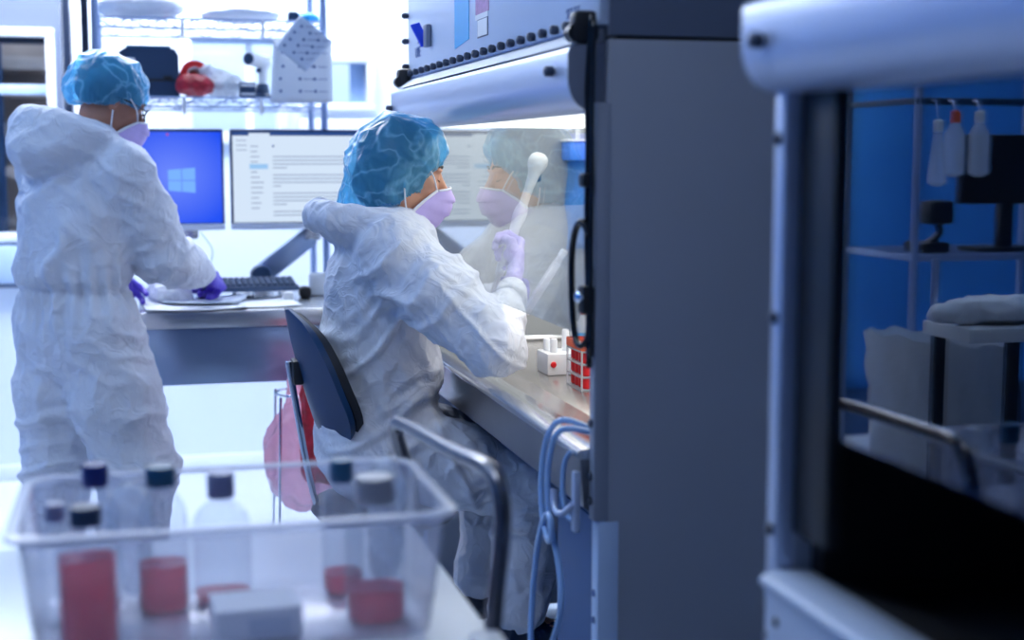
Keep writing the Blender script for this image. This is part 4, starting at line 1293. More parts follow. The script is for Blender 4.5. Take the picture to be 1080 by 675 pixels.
tag(soft('plastic_pouch', tp, 'bag_clear', None, (.325, 1.95, BZ), 1, lambda V: .006 * ridge(V * 35) + .004 * noise(V * 60)), 'crumpled clear pouch in the far right corner of the tub', 'pouch')
tag(MB().box((.385, 1.63, CZ), (.425, 1.69, CZ + .022), .008).build('corner_bumper', 'white_plastic', base=(.4, 1.66, CZ)), 'white block on the near right corner of the cart', 'bumper')

# ================================================================== LEFT SIDE OF THE ROOM (seen in the near cabinet's glass)
rk2 = thing('wire_rack', 'dark wire rack at the left side of the room, seen only in the near glass', 'rack', (-1.25, 4.4, 0))
for x, y in ((-.884, 4.2), (-1.607, 4.2), (-.884, 4.67), (-1.607, 4.67)):
    MB().tube([(x, y, 0), (x, y, 2.1)], .013, 10).build('post', 'wire', rk2)
for z in (1.073, 1.587, .25):
    m = MB().box((-1.62, 4.188, z - .021), (-.872, 4.206, z), .003)
    for k in range(9): m.box((-1.62, 4.21 + k * .055, z - .006), (-.872, 4.217 + k * .055, z))
    for x in (-1.62, -.886): m.box((x, 4.19, z - .021), (x + .014, 4.68, z), .002)
    m.build('shelf_tier', 'wire' if z < 1.3 else 'navy_plastic', rk2)
for k, (x, c) in enumerate(((-.924, 'white_plastic'), (-.985, 'orange'), (-1.075, 'white_plastic'))):
    t = thing('hanging_bottle', ['narrow pale bottle hanging at the rack post in the near glass', 'pale bottle with orange top hanging in the near glass', 'wide pale bottle hanging next to the dark screen in the near glass'][k], 'bottle', (x, 4.143, 1.33))
    z0 = 1.33 if k else 1.30
    MB().lathe([(.014, 0), (.033, .012), (.033 if k else .018, .14), (.014, .175)], (x, 4.143, z0), (0, 0, 1), 16).build('body', 'bag_clear', t)
    MB().lathe([(.016, .175), (.016, .21), (.009, .216)], (x, 4.143, z0), (0, 0, 1), 14).build('cap', c, t)
    MB().tube([(x, 4.143, z0 + .215), (x, 4.16, 1.575), (x, 4.187, 1.579)], .003, 6).build('hanger', 'wire', t)
dm = thing('dark_screen', 'dark screen on the left rack, seen only in the near glass', 'monitor', (-1.27, 4.3, 1.073))
MB().box((-1.46, 4.25, 1.237), (-1.082, 4.29, 1.47), .008).build('panel', 'black', dm)
MB().box((-1.30, 4.27, 1.085), (-1.25, 4.31, 1.28), .005).build('neck', 'black', dm)
MB().box((-1.38, 4.25, 1.0735), (-1.16, 4.39, 1.09), .004).build('foot', 'black', dm)
dv = thing('bench_device', 'small black device beside the dark screen, seen only in the near glass', 'device', (-1.0, 4.3, 1.073))
MB().box((-1.05, 4.25, 1.0735), (-.95, 4.39, 1.11), .01).build('base', 'black', dv)
MB().tube([(-.99, 4.30, 1.10), (-1.03, 4.29, 1.14), (-1.01, 4.28, 1.18)], .013, 8, 4).build('arm', 'black', dv)
MB().box((-1.055, 4.24, 1.17), (-.965, 4.32, 1.25), .012).build('head', 'black', dv)
bt = thing('instrument_trolley', 'dark-legged trolley with white tray, seen only in the near glass', 'trolley', (-.72, 3.45, 0))
MB().box((-.95, 3.36, .895), (-.565, 3.60, .935), .006).build('tray', 'white_plastic', bt)
for x, y in ((-.71, 3.38), (-.93, 3.38), (-.60, 3.57), (-.93, 3.57)):
    MB().box((x - .016, y - .016, 0), (x + .016, y + .016, .895), .003).build('leg', 'black', bt)
MB().tube([(-.592, 3.585, .935), (-.592, 3.585, 1.11)], .011, 10).build('upright', 'wire', bt)
s = SDF((-1.0, 3.30, .90), (-.45, 3.65, 1.08), .008)
s.cone((-.52, 3.45, .97), (-.62, 3.46, .975), .024, .03, k=.03).ell((-.74, 3.47, .975), (.14, .09, .035), k=.04)
tag(soft('plastic_bag', s, 'white_bag', None, (-.7, 3.46, .93), 1, lambda V: .012 * noise(V * 25) + .008 * ridge(V * 30)), 'crumpled white bag lying on the trolley, seen only in the near glass', 'bag')
BX, BY = -.79, 3.86
bn = thing('waste_bin', 'waste bin with loose white liner, seen only in the near glass', 'bin', (BX, BY, 0))
MB().lathe([(.13, 0), (.135, .005), (.17, .76), (.175, .78), (.165, .78), (.125, .02), (0, .02)], (BX, BY, 0), (0, 0, 1), 32).build('drum', 'frame_blue', bn)
rg = []
for i in range(14):
    v = i / 13
    r_ = .225 - .03 * v
    rg.append([(BX + (r_ + .012 * math.sin(k * 1.9 + i * .7) * (.4 + v * .6) + .006 * math.sin(k * 3.7 + i)) * math.cos(2 * PI * k / 48), BY + (r_ + .012 * math.sin(k * 1.9 + i * .7)) * math.sin(2 * PI * k / 48), .845 - .42 * v + .02 * math.cos(2 * PI * k / 48) * (1 - v) + .008 * math.sin(k * 1.3)) for k in range(48)])
MB().loft(rg, caps=False).build('liner', 'white_bag', bn, smooth=179)
MB().tube([(BX - .09, BY - .215, .84), (BX - .15, BY - .19, .70), (BX - .18, BY - .15, .60)], .006, 8).build('liner_strap', 'navy_plastic', bn)
# ================================================================== PEOPLE
def ROT(yaw, pitch=0.0, roll=0.0):
    """columns: forward, left, up"""
    return Matrix.Rotation(yaw, 3, 'Z') @ Matrix.Rotation(pitch, 3, 'Y') @ Matrix.Rotation(roll, 3, 'X')

def add_head(s, c, M, female):
    W = lambda *p: c + M @ Vector(p)
    rt = np.array(M)
    s.ell(W(-.012, 0, .035), (.098, .077, .090), rt, .01)
    s.ell(W(.028, 0, -.025), (.066, .060, .082), rt, .02)
    s.cone(W(.0, .047, -.055), W(.072, .010, -.105), .020, .018, .025).cone(W(.0, -.047, -.055), W(.072, -.010, -.105), .020, .018, .025)
    s.ell(W(.078, 0, -.104), (.018, .022, .016), rt, .018)
    for q in (-1, 1):
        s.ell(W(.062, q * .040, -.018), (.022, .020, .018), rt, .02)            # cheekbone
        s.ell(W(.080, q * .030, .022), (.014, .024, .007), rt, .012)            # brow
        s.ell(W(.097, q * .032, .004), (.013, .017, .011), rt, .010, True)       # eye socket
        s.ell(W(.077, q * .032, .004), (.0135, .0150, .0125), rt, .004)         # lids over the eyeball
        s.ell(W(.104, q * .012, -.036), (.010, .0075, .007), rt, .006)          # nostril wing
        s.ell(W(-.008, q * .076, -.006), (.018, .007, .030), rt, .006)          # ear
        s.ell(W(-.006, q * .083, -.004), (.009, .004, .017), rt, .004, True)
    s.cone(W(.088, 0, .012), W(.113, 0, -.026), .0085, .0115, .012)
    s.ell(W(.113, 0, -.031), (.010, .010, .009), rt, .008)
    s.ell(W(.094, 0, -.062), (.010, .024, .0055), rt, .006).ell(W(.092, 0, -.073), (.010, .020, .006), rt, .006)
    return W

def rig_body(s, J, r):
    """one continuous body: torso, limbs, hands and feet inside the clothes"""
    s.cone(J['pelvis'], J['waist'], .125 * r, .115 * r, .05).cone(J['waist'], J['chest'], .115 * r, .135 * r, .05)
    s.cone(J['chest'], J['neck'], .12 * r, .055, .05).cone(J['neck'], J['skull'], .054, .052, .02)
    for q in 'RL':
        s.cone(J['chest'], J['sho' + q], .09, .055, .05)
        s.cone(J['sho' + q], J['elb' + q], .050, .039, .03).cone(J['elb' + q], J['wri' + q], .039, .026, .02)
        s.cone(J['pelvis'], J['hip' + q], .10, .085, .05)
        s.cone(J['hip' + q], J['kne' + q], .080, .054, .04).cone(J['kne' + q], J['ank' + q], .052, .034, .03)
        s.cone(J['ank' + q], J['toe' + q], .034, .028, .03)

def folds(V, c, axis, wl, amp, rad, seed=0.0):
    """a bundle of sharp creases running across `axis` around c"""
    d = V - np.array(c); ax = np.array(axis, float); ax /= np.linalg.norm(ax)
    ph = (d @ ax) / (wl * 1.25) + 1.7 * noise(V * 3 + seed) + .5 * noise(V * 8 + seed) + 50.3
    k = np.floor(ph); hgt = np.modf(np.abs(np.sin(k * 12.9898 + seed * 7.3) * 437.585))[0]
    hgt = hgt * np.clip(.5 + 1.6 * noise(V * 5 + seed * 3 + k[:, None]), 0, 1)
    w = np.exp(-(d * d).sum(1) / rad ** 2)
    return amp * 2.0 * w * (hgt * np.exp(-(((ph % 1) - .5) / .15) ** 2) - .15)

def crumple(V, amp=1.0):
    q = V + .05 * np.stack([noise(V * 3 + 7), noise(V * 3 + 19), noise(V * 3 + 31)], 1)
    return amp * (.0085 * ridge(q * 5.5, 1.4) + .0048 * ridge(q * [13, 13, 8] + 5, 1.3) + .0020 * ridge(q * 27 + 9, 1.2) + .004 * noise(q * 7 + 3) - .007)

def hand(name, wrist, xdir, ydir, side, material, parent, bends=(55, 70, 45), spread=1.0, thumb_close=1.0, label=None, S=1.0):
    """gloved hand: palm, four unequal curled fingers and a thumb from the side of the palm. x to the knuckles, y to the thumb, palm faces -z*side"""
    X = Vector(xdir).normalized(); Y = Vector(ydir); Y = (Y - X * X.dot(Y)).normalized(); Z = X.cross(Y) * side
    w = Vector(wrist)
    W = lambda a, b, c: w + (X * a + Y * b + Z * c) * S
    s = SDF([min(w[k], (w + X * .12)[k]) - .11 for k in range(3)], [max(w[k], (w + X * .12)[k]) + .11 for k in range(3)], .0034)
    flat = (tuple(Z), .62)
    kn = [(.088, .030), (.093, .010), (.089, -.010), (.080, -.029)]
    for a, b in kn: s.cone(W(.015, b * .62, 0), W(a, b, 0), .019 * S, .0125 * S, .014, flat)
    s.cone(W(-.035, 0, 0), W(.02, 0, 0), .026 * S, .026 * S, .012, (tuple(Z), .75))
    s.ell(W(.038, .026, -.010), (.026 * S, .018 * S, .018 * S), None, .012)
    ln = [(.042, .026, .021), (.047, .030, .023), (.043, .027, .022), (.034, .021, .019)]
    for i, ((a, b), L) in enumerate(zip(kn, ln)):
        p = Vector((a, b, 0)); ang = 0
        rr = [.0105, .0096, .0088, .0078] if i < 3 else [.0092, .0084, .0078, .007]
        for j in range(3):
            ang += R(bends[j] + (i - 1.5) * 4)
            q = p + Vector((math.cos(ang) * L[j], (b * .10 * spread) * L[j] / .04, -math.sin(ang) * L[j]))
            s.cone(W(*p), W(*q), rr[j] * S, rr[j + 1] * S, .003 if j else .005)
            p = q
    t0, t1, t2, t3 = (.026, .028, -.008), (.052, .052, -.020), (.080, .050 - .012 * thumb_close, -.036), (.100, .040 - .020 * thumb_close, -.046)
    s.cone(W(*t0), W(*t1), .0145 * S, .0125 * S, .008).cone(W(*t1), W(*t2), .0122 * S, .0108 * S, .003).cone(W(*t2), W(*t3), .0105 * S, .0085 * S, .003)
    return soft(name, s, material, parent, None, 1, lambda V: .0012 * ridge(V * 70), label), W

def face_mask(parent, W, straps):
    """pleated mask from nose bridge to chin with white borders and ties"""
    cen = [(.124, -.014), (.136, -.036), (.137, -.058), (.126, -.086), (.108, -.112), (.082, -.132)]
    edg = [(.086, -.028), (.071, -.043), (.056, -.058), (.042, -.075), (.030, -.092), (.024, -.108)]
    cz = np.array(cen); ez = np.array(edg)
    g = []
    N = 25; Mv = 22
    for i in range(Mv):
        v = i / (Mv - 1)
        cx_ = np.interp(v, np.linspace(0, 1, 6), cz[:, 0]); c_z = np.interp(v, np.linspace(0, 1, 6), cz[:, 1])
        ex_ = np.interp(v, np.linspace(0, 1, 6), ez[:, 0]); e_z = np.interp(v, np.linspace(0, 1, 6), ez[:, 1])
        pl = .0080 * (((v * 3.4) % 1) - .3) * (1 if .1 < v < .92 else .2)
        row = []
        for j in range(N):
            u = j / (N - 1) * 2 - 1
            k = 1 - abs(u) ** 2.3
            row.append(W(ex_ + (cx_ - ex_) * k + pl * k, float(np.interp(v, [0, .5, .8, 1], [.047, .066, .070, .066])) * math.sin(u * PI / 2), e_z + (c_z - e_z) * (1 - abs(u) ** 1.7)))
        g.append(row)
    m = MB().sheet(g, .0022).build('face_mask', 'mask_lilac', parent, smooth=60)
    MB().tube([p + (p - W(.03, 0, -.07)).normalized() * .001 for p in g[0]], .0032, 6).build('nose_border', 'mask_white', m, smooth=179)
    MB().tube(g[-1], .0028, 6).build('chin_border', 'mask_white', m, smooth=179)
    for j in (0, N - 1):
        MB().tube([g[i][j] for i in range(Mv)], .0042, 6).build('side_border', 'mask_white', m, smooth=179)
        s_ = -1 if j == 0 else 1
        for i, tgt in ((0, straps[0]), (Mv - 1, straps[1])):
            a = g[i][j]; b = W(tgt[0], s_ * tgt[1], tgt[2]); mid = (a + b) / 2 + (a + b - 2 * W(.03, 0, -.03)).normalized() * (.010 if i == 0 else .008)
            MB().tube([a, mid, b], .0022, 6, 5).build('tie', 'mask_white', m, smooth=179)
    return m

def brows_and_lashes(parent, W, hair='hair'):
    for q in (-1, 1):
        MB().tube([W(.092, q * .014, .027), W(.091, q * .030, .033), W(.080, q * .048, .030)], [.0022, .0028, .0012], 6, 5).build('eyebrow', hair, parent, smooth=179)
        MB().tube([W(.0875, q * .019, .000), W(.0905, q * .031, -.0045), W(.083, q * .045, -.001)], [.0008, .0014, .0009], 6, 5).build('eyelash', 'lash', parent, smooth=179)

def make_cap(parent, c, M, W, parts, plane, seed, k=.03, plane2=None):
    lo = [c[i] - .24 for i in range(3)]; hi = [c[i] + .22 for i in range(3)]
    s = SDF(lo, hi, .0042)
    rt = np.array(M)
    for p in parts:
        if p[0] == 'e': s.ell(W(*p[1]), p[2], rt, k)
        else: s.cone(W(*p[1]), W(*p[2]), p[3], p[4], k)
    pc = W(*plane[0]); pn = M @ Vector(plane[1])
    s.half(tuple(pc), tuple(pn))
    if plane2: s.half(tuple(W(*plane2[0])), tuple(M @ Vector(plane2[1])))
    pcn, pnn = np.array(pc), np.array(pn.normalized())
    cc = np.array(c)
    def disp(V):
        h = -((V - pcn) @ pnn)                                   # height above the elastic
        L = (V - cc) @ np.array(M)
        a = np.arctan2(L[:, 1], L[:, 0])
        g = np.exp(-np.clip(h, 0, 1) / .035)
        q = V * 1.0 + .03 * np.stack([noise(V * 8 + 1), noise(V * 8 + 4), noise(V * 8 + 8)], 1)
        return .003 * g * np.sin(a * 60 + 4 * noise(V * 12)) + .011 * ridge(q * 10 + seed, 1.6) + .005 * ridge(q * 24 + seed, 1.5) - .004
    return soft('bouffant_cap', s, 'cap_blue', parent, None, 1, disp)

# ------------------------------------------------------------------ seated person at the cabinet
wbase = Vector((.56, 3.5, 0))
HC = Vector((.632, 3.49, 1.357)); HM = ROT(R(-2), R(11))
J = dict(pelvis=(.555, 3.5, .71), waist=(.570, 3.5, .88), chest=(.595, 3.5, 1.07), neck=(.60, 3.5, 1.21), skull=tuple(HC + HM @ Vector((-.02, 0, -.04))),
         shoR=(.580, 3.33, 1.165), elbR=(.775, 3.115, .965), wriR=(.855, 3.268, 1.085),
         shoL=(.600, 3.67, 1.165), elbL=(.77, 3.74, .975), wriL=(.890, 3.545, 1.035),
         hipR=(.545, 3.41, .685), kneR=(.945, 3.35, .585), ankR=(.885, 3.335, .245), toeR=(.99, 3.32, .205),
         hipL=(.545, 3.59, .685), kneL=(.935, 3.66, .585), ankL=(.865, 3.635, .245), toeL=(.97, 3.65, .205))
s = SDF((.30, 3.02, .12), (1.12, 3.88, 1.52), .0056)
rig_body(s, J, .9)
HW = add_head(s, HC, HM, True)
V, Fq = s.surface(); V = relax(V, Fq, 1, .4)
woman = link_mesh('person', np_mesh('person', V, Fq), 'skin', None, wbase, 179)
tag(woman, 'seated person in white coverall, blue hair cap and lilac mask working at the cabinet', 'person')
brows_and_lashes(woman, HW)
hs = SDF(HC - Vector((.16, .13, .16)), HC + Vector((.14, .13, .16)), .005)
hs.ell(HW(-.022, 0, .042), (.097, .082, .092), np.array(HM), .01).ell(HW(-.075, 0, -.035), (.045, .055, .05), np.array(HM), .03).ell(HW(-.05, 0, -.075), (.035, .042, .03), np.array(HM), .02)
hs.half(tuple(HW(.050, 0, .010)), tuple(HM @ Vector((.90, 0, -.44))))
soft('hair', hs, 'hair', woman, None, 1, lambda V: .002 * ridge(V * 60))
make_cap(woman, HC, HM, HW, [('e', (-.010, 0, .050), (.108, .098, .096)), ('e', (-.058, 0, .005), (.082, .090, .098)), ('e', (-.035, 0, -.035), (.086, .092, .086)), ('c', (-.072, 0, -.02), (-.098, 0, -.085), .062, .046)],
         ((-.02, 0, -.077), (.44, 0, -.90)), 3.0, .03, ((.064, 0, .006), (.90, 0, -.44)))
face_mask(woman, HW, ((.035, .083, .035), (-.004, .084, -.022)))

s = SDF((.26, 2.96, .12), (1.12, 3.92, 1.42), .0058)
fx = ((1, 0, 0), .80)
s.cone((.545, 3.5, .70), (.565, 3.5, .88), .165, .168, .05, fx).cone((.565, 3.5, .88), (.590, 3.5, 1.08), .168, .180, .05, fx).cone((.590, 3.5, 1.08), (.635, 3.5, 1.19), .172, .085, .05, fx)
s.ell((.60, 3.5, .84), (.13, .15, .12), None, .05)
for q, e, w_, y in (('R', (.772, 3.115, .968), (.846, 3.250, 1.068), -1), ('L', (.77, 3.74, .975), (.885, 3.555, 1.032), 1)):
    S_ = Vector(J['sho' + q]); E_ = Vector(e); W_ = Vector(w_)
    s.cone((.595, 3.5 + y * .06, 1.185), S_, .085, .088, .05)
    s.cone(S_, S_.lerp(E_, .5), .090, .094, .035).cone(S_.lerp(E_, .5), E_, .094, .070, .03)
    s.cone(E_, E_.lerp(W_, .55), .070, .056, .025).cone(E_.lerp(W_, .55), E_.lerp(W_, .93), .056, .040, .02)
for q in 'RL':
    H_ = Vector(J['hip' + q]); K_ = Vector(J['kne' + q]); A_ = Vector(J['ank' + q])
    s.cone(H_, H_.lerp(K_, .5), .125, .108, .06).cone(H_.lerp(K_, .5), K_, .108, .088, .04)
    s.cone(K_, K_.lerp(A_, .5), .088, .084, .04).cone(K_.lerp(A_, .5), A_ + Vector((0, 0, .03)), .084, .074, .03)
# the hood lies open behind the neck: a flaring, creased funnel over the shoulder blades
s.path([(.60, 3.62, 1.225), (.53, 3.655, 1.235), (.47, 3.62, 1.245), (.425, 3.50, 1.262), (.44, 3.40, 1.25), (.53, 3.365, 1.232), (.61, 3.39, 1.225), (.665, 3.44, 1.20)], [.030, .034, .030, .026, .028, .036, .036, .026], .025)
s.ell((.535, 3.5, 1.21), (.09, .13, .035), None, .03).ell((.500, 3.48, 1.222), (.060, .10, .028), None, .03)
s.cone((.65, 3.45, 1.195), (.65, 3.55, 1.195), .03, .03, .03)
def wd(V):
    d = crumple(V)
    d += folds(V, (.775, 3.12, .97), (.5, -.2, .6), .034, .012, .13, 1) + folds(V, (.64, 3.26, 1.06), (-.55, .1, .8), .05, .015, .15, 3)
    d += folds(V, (.57, 3.38, .74), (-.5, -.1, 1), .050, .020, .17, 5) + folds(V, (.55, 3.33, .93), (-.68, 0, .73), .060, .022, .22, 8)
    d += folds(V, (.93, 3.34, .52), (-.3, 0, 1), .040, .014, .15, 9) + folds(V, (.73, 3.36, .63), (1, 0, .3), .055, .012, .17, 11)
    d += folds(V, (.84, 3.24, 1.06), (.42, .7, .55), .016, .006, .05, 2) + folds(V, (.43, 3.44, 1.24), (0, 1, .3), .04, .010, .12, 4)
    return d
soft('coverall', s, 'suit', woman, None, 2, wd)
# elastic cuffs
def cuff(parent, a, b, r0, r1):
    a, b = Vector(a), Vector(b); d = (b - a)
    pts = [a + d * t for t in np.linspace(0, 1, 7)]
    MB().tube(pts, [r0, r0 * 1.06, r0, (r0 + r1) / 2 * 1.06, (r0 + r1) / 2, r1 * 1.05, r1 * .95], 20).build('cuff', 'suit', parent, smooth=179)
XR_ = Vector((.066, .150, .098)).normalized()
cuff(woman, Vector((.846, 3.250, 1.068)) - XR_ * .015, Vector((.846, 3.250, 1.068)) + XR_ * .035, .040, .034)
gR, GW = hand('glove', (.874, 3.316, 1.118), XR_, (.05, -.3, 1), 1, 'glove_washed', woman, (62, 78, 50))
cuff(woman, (.880, 3.562, 1.031), (.896, 3.525, 1.036), .040, .033)
gL, GL = hand('glove', (.905, 3.508, 1.040), (.25, -.95, .12), (.1, .1, 1), -1, 'glove_violet', woman, (50, 70, 45))
for q in 'RL':
    A_, T_ = Vector(J['ank' + q]), Vector(J['toe' + q])
    f = SDF(A_ - Vector((.12, .10, .12)), A_ + Vector((.24, .10, .20)), .006)
    f.cone(A_ + Vector((.0, 0, .12)), A_ + Vector((-.005, 0, -.02)), .050, .056, .03).cone(A_ + Vector((-.03, 0, -.035)), T_ + Vector((.02, 0, -.012)), .046, .040, .03, ((0, 1, 0), .9))
    soft('shoe_cover', f, 'shoe', woman, None, 1, lambda V: .006 * ridge(V * 26) + .003 * ridge(V * 50))

# pipette controller in the right hand
gp = GW(.098, .0, -.030)
pc = thing('pipette_controller', 'white handheld pipette controller gripped upright behind the glass', 'pipette', tuple(gp))
top = Vector((.965, 3.425, 1.392)); low = Vector(gp)
dd = (top - low).normalized(); Lh = (top - low).length
MB().lathe([(.0, -.075), (.010, -.072), (.0125, -.05), (.0115, 0), (.0135, Lh * .26), (.0175, Lh * .34), (.0165, Lh * .42), (.011, Lh * .50), (.0115, Lh * .68), (.015, Lh * .82), (.0225, Lh * .90), (.0255, Lh * .96), (.022, Lh * 1.02), (.012, Lh * 1.055), (0, Lh * 1.065)], low, dd, 24).build('body', 'white_plastic', pc, smooth=179)
MB().box((top.x - .004, top.y + .018, top.z - .058), (top.x + .012, top.y + .032, top.z - .036), .004).build('trigger', 'navy_plastic', pc)
MB().lathe([(.006, -.24), (.0065, -.20), (.0065, -.075)], low, dd, 12).build('pipette_tip', 'vial_clear', pc)
# culture flask held by the left hand
fa, fb = Vector((.915, 3.375, 1.012)), Vector((1.012, 3.355, 1.168))
fd = (fb - fa); Lf = fd.length; fz = fd.normalized(); fy = Vector((0, 1, 0)); fy = (fy - fz * fz.dot(fy)).normalized(); fxx = fy.cross(fz)
FM = Matrix((fxx, fy, fz)).transposed()
ft = thing('culture_flask', 'thin translucent flask held at a slant behind the glass', 'flask', tuple(fa))
b = MB().box((-.0085, -.015, 0), (.0085, .015, Lf * .80), .003)
MB().add([FM @ Vector(v) + fa + fd * .0 for v in b.v], b.f).build('body', 'flask_clear', ft)
MB().prism([FM @ Vector(p) + fa for p in ((-.006, -.013, Lf * .80), (-.006, .013, Lf * .80), (-.006, .007, Lf * .90), (-.006, -.007, Lf * .90))], (0, 0, 0), tuple(FM @ Vector((.012, 0, 0)))).build('shoulder', 'flask_clear', ft)
MB().lathe([(.0095, Lf * .90), (.0095, Lf * .99), (.008, Lf)], fa, fz, 18).build('cap', 'white_plastic', ft)

# ------------------------------------------------------------------ standing person at the desk
mbase = Vector((-.19, 4.30, 0)); ang = R(40)
MR = Matrix.Rotation(ang, 3, 'Z')
Lm = lambda *p: mbase + MR @ Vector(p)
MC = Lm(.137, -.015, 1.556); MM = ROT(R(18), R(24))
JL = dict(pelvis=(0, 0, .95), waist=(.01, 0, 1.06), chest=(.05, 0, 1.27), neck=(.075, 0, 1.42),
          shoR=(.055, -.165, 1.348), elbR=(.170, -.205, 1.100), wriR=(.425, -.075, 1.035),
          shoL=(.055, .168, 1.370), elbL=(.11, .215, 1.10), wriL=(.205, .165, 1.05),
          hipR=(0, -.095, .91), kneR=(.06, -.178, .50), ankR=(.02, -.18, .085), toeR=(.15, -.20, .045),
          hipL=(0, .085, .91), kneL=(-.02, .080, .50), ankL=(-.05, .085, .085), toeL=(.08, .075, .045))
J = {k: tuple(Lm(*v)) for k, v in JL.items()}
J['skull'] = tuple(MC + MM @ Vector((-.02, 0, -.04)))
s = SDF((-.58, 3.90, -.005), (.42, 4.78, 1.74), .0066)
rig_body(s, J, .84)
MW = add_head(s, MC, MM, False)
V, Fq = s.surface(); V = relax(V, Fq, 1, .4)
man = link_mesh('person', np_mesh('person', V, Fq), 'skin_dark', None, mbase, 179)
tag(man, 'standing person in white coverall seen from behind, writing at the desk', 'person')
brows_and_lashes(man, MW)
hs = SDF(MC - Vector((.16, .16, .16)), MC + Vector((.16, .16, .16)), .006)
hs.ell(MW(-.018, 0, .040), (.100, .082, .090), np.array(MM), .01)
hs.half(tuple(MW(.05, 0, .03)), tuple(MM @ Vector((.70, 0, -.71))))
soft('hair', hs, 'hair', man, None, 1, lambda V: .002 * ridge(V * 60))
make_cap(man, MC, MM, MW, [('e', (-.012, 0, .048), (.106, .092, .090)), ('e', (-.035, 0, .040), (.096, .090, .090)), ('e', (-.09, .0, .0), (.040, .07, .050))],
         ((-.02, 0, -.018), (.34, 0, -.94)), 9.0)
face_mask(man, MW, ((.03, .086, .02), (-.005, .084, -.03)))
gl = MB()
for q in (-1, 1):
    gl.tube([MW(.108 - .012 * abs(math.sin(a)) * 0, q * (.034 + .025 * math.cos(a)), .004 + .018 * math.sin(a)) + MM @ Vector((-.014 * max(0, math.cos(a)), 0, 0)) for a in np.linspace(0, 2 * PI, 25)[:-1]], .0022, 6, closed=True)
    gl.tube([MW(.094, q * .059, .010), MW(.05, q * .080, .012), MW(-.01, q * .087, .010)], .0022, 6)
gl.tube([MW(.108, -.010, .007), MW(.112, 0, .010), MW(.108, .010, .007)], .002, 6)
g_ = gl.build('glasses', 'black_gloss', man, smooth=179)
for q in (-1, 1):
    MB().lathe([(.0, .0005), (.0225, .0004), (.0225, -.0004), (0, -.0005)], MW(.101, q * .034, .004), MM @ Vector((1, q * .25, 0)), 20, sy=.75).build('lens', 'lens', g_)

s = SDF((-.62, 3.84, -.005), (.46, 4.80, 1.60), .0068)
fwd = tuple(MR @ Vector((1, 0, 0)))
ff = (fwd, .78)
s.cone(Lm(0, 0, .90), Lm(0, 0, .99), .180, .166, .05, ff).cone(Lm(0, 0, .99), Lm(.01, 0, 1.02), .160, .156, .02, ff)
s.cone(Lm(.0, 0, 1.080), Lm(.03, 0, 1.24), .188, .185, .02, ff).cone(Lm(.03, 0, 1.24), Lm(.05, 0, 1.36), .185, .130, .06, ff).cone(Lm(.05, 0, 1.36), Lm(.07, 0, 1.42), .125, .08, .05)
for q, y in (('R', -1), ('L', 1)):
    S_, E_, W_ = Vector(J['sho' + q]), Vector(J['elb' + q]), Vector(J['wri' + q])
    s.cone(Lm(.045, y * .08, 1.365), S_, .088, .086, .05)
    s.cone(S_, S_.lerp(E_, .55), .084, .088, .035).cone(S_.lerp(E_, .55), E_, .088, .080, .03)
    s.cone(E_, E_.lerp(W_, .5), .082, .068, .03).cone(E_.lerp(W_, .5), W_, .066, .042, .02)
    H_, K_, A_ = Vector(J['hip' + q]), Vector(J['kne' + q]), Vector(J['ank' + q])
    rk_ = .118 if q == 'R' else .098
    s.cone(H_, H_.lerp(K_, .5), .122 if q == 'R' else .112, .130 if q == 'R' else .115, .05).cone(H_.lerp(K_, .5), K_, .130 if q == 'R' else .115, rk_, .04).cone(K_, A_ + Vector((0, 0, .04)), rk_, .095, .03)
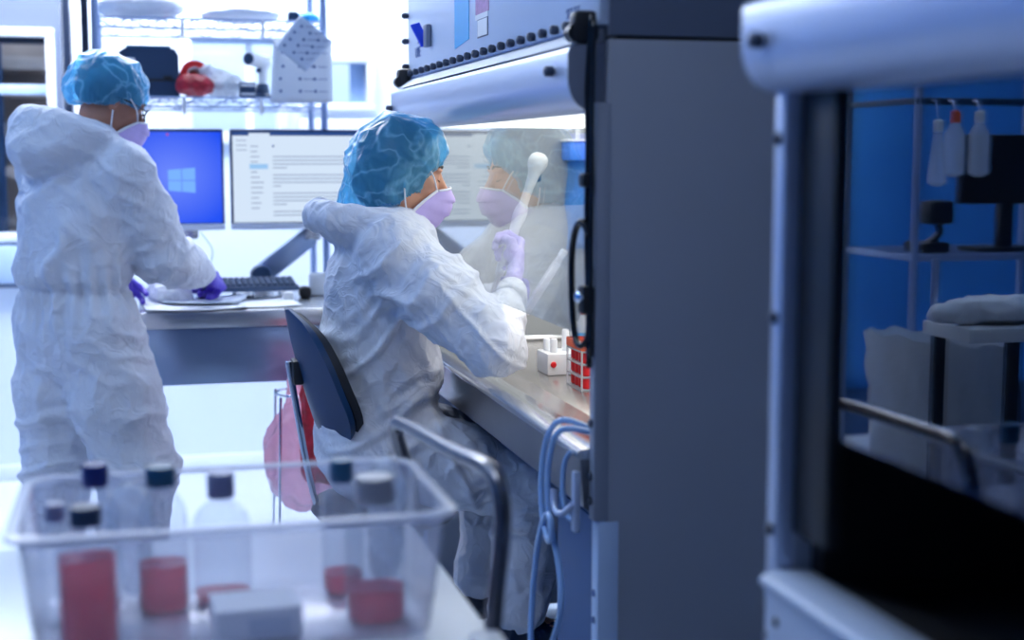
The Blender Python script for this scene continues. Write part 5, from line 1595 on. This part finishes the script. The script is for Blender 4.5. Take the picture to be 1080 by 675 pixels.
# hood bunched behind the neck
s.path([Lm(.115, -.105, 1.375), Lm(.03, -.12, 1.41), Lm(-.05, -.09, 1.455), Lm(-.09, .0, 1.482), Lm(-.07, .09, 1.475), Lm(.01, .125, 1.445), Lm(.10, .12, 1.41)], [.030, .040, .046, .048, .046, .042, .03], .03)
s.ell(Lm(-.045, .01, 1.42), (.12, .14, .065), None, .04).ell(Lm(-.105, .035, 1.415), (.065, .09, .075), None, .03)
wz = 1.018
def md(V):
    d = crumple(V, 1.05)
    c0 = np.array(Lm(0, 0, wz))
    a = np.arctan2(V[:, 1] - c0[1], V[:, 0] - c0[0])
    g = np.exp(-((V[:, 2] - wz) / .085) ** 2) * (np.hypot(V[:, 0] - c0[0], V[:, 1] - c0[1]) < .26)
    d += -.004 * (g > 0) * np.exp(-((V[:, 2] - wz) / .03) ** 2) + .0095 * g * np.sin(a * 22 + 5 * noise(V * [6, 6, 2.5])) - .010 * np.exp(-((V[:, 2] - wz) / .014) ** 2) * (g > 0)
    d += folds(V, Lm(.17, -.23, 1.09), (.5, .3, -.7), .042, .014, .15, 1) + folds(V, Lm(.03, -.10, 1.30), (.6, -.2, .75), .06, .012, .18, 3)
    d += folds(V, Lm(.05, -.18, .62), (.25, -.35, 1), .055, .016, .26, 5) + folds(V, Lm(-.03, .08, .55), (-.3, .3, 1), .055, .015, .24, 7)
    d += folds(V, Lm(-.13, .02, 1.18), (.3, 1, .1), .075, .013, .20, 9) + folds(V, Lm(-.10, .03, 1.46), (.3, 1, .6), .045, .012, .15, 11)
    d += folds(V, Lm(.0, -.02, .80), (.1, 1, .3), .07, .010, .2, 13)
    return d
soft('coverall', s, 'suit', man, None, 2, md)
hx = Vector(J['wriR']) - Vector(J['elbR'])
wr = Vector(J['wriR'])
cuff(man, wr - hx.normalized() * .03, wr + hx.normalized() * .015, .046, .036)
gm, GM = hand('glove', wr + hx.normalized() * .012, (hx.normalized() + Vector((.05, .1, .02))), (-.55, .35, .75), 1, 'glove_violet', man, (62, 72, 50), S=1.28)
hx2 = Vector(J['wriL']) - Vector(J['elbL'])
cuff(man, Vector(J['wriL']) - hx2.normalized() * .03, Vector(J['wriL']) + hx2.normalized() * .015, .046, .036)
hand('glove', Vector(J['wriL']) + hx2.normalized() * .012, hx2.normalized() + Vector((0, 0, -.2)), (.6, -.2, .7), -1, 'glove_violet', man, (30, 35, 25))
for q in 'RL':
    A_, T_ = Vector(J['ank' + q]), Vector(J['toe' + q])
    f = SDF(A_ - Vector((.14, .14, .10)), A_ + Vector((.24, .24, .16)), .007)
    f.cone(A_ + Vector((0, 0, .05)), A_ + Vector((0, 0, -.03)), .060, .050, .03).cone(A_ + Vector((0, 0, -.04)), T_ + Vector((0, 0, .0)), .045, .042, .03)
    f.half((0, 0, .003), (0, 0, -1))
    soft('shoe_cover', f, 'shoe', man, None, 1)
pn = thing('pen', 'dark pen in the standing person\'s gloved hand', 'pen', tuple(GM(.10, .02, -.03)))
pp = GM(.095, .022, -.028)
MB().tube([pp + Vector((-.030, -.01, .115)), pp + Vector((.004, .012, -.05))], .0042, 10).build('barrel', 'teal_dark', pn, smooth=60)
MB().lathe([(.0042, 0), (.0012, .014), (0, .016)], pp + Vector((.004, .012, -.05)), Vector((.016, .012, -.11)), 10).build('nib', 'black', pn)
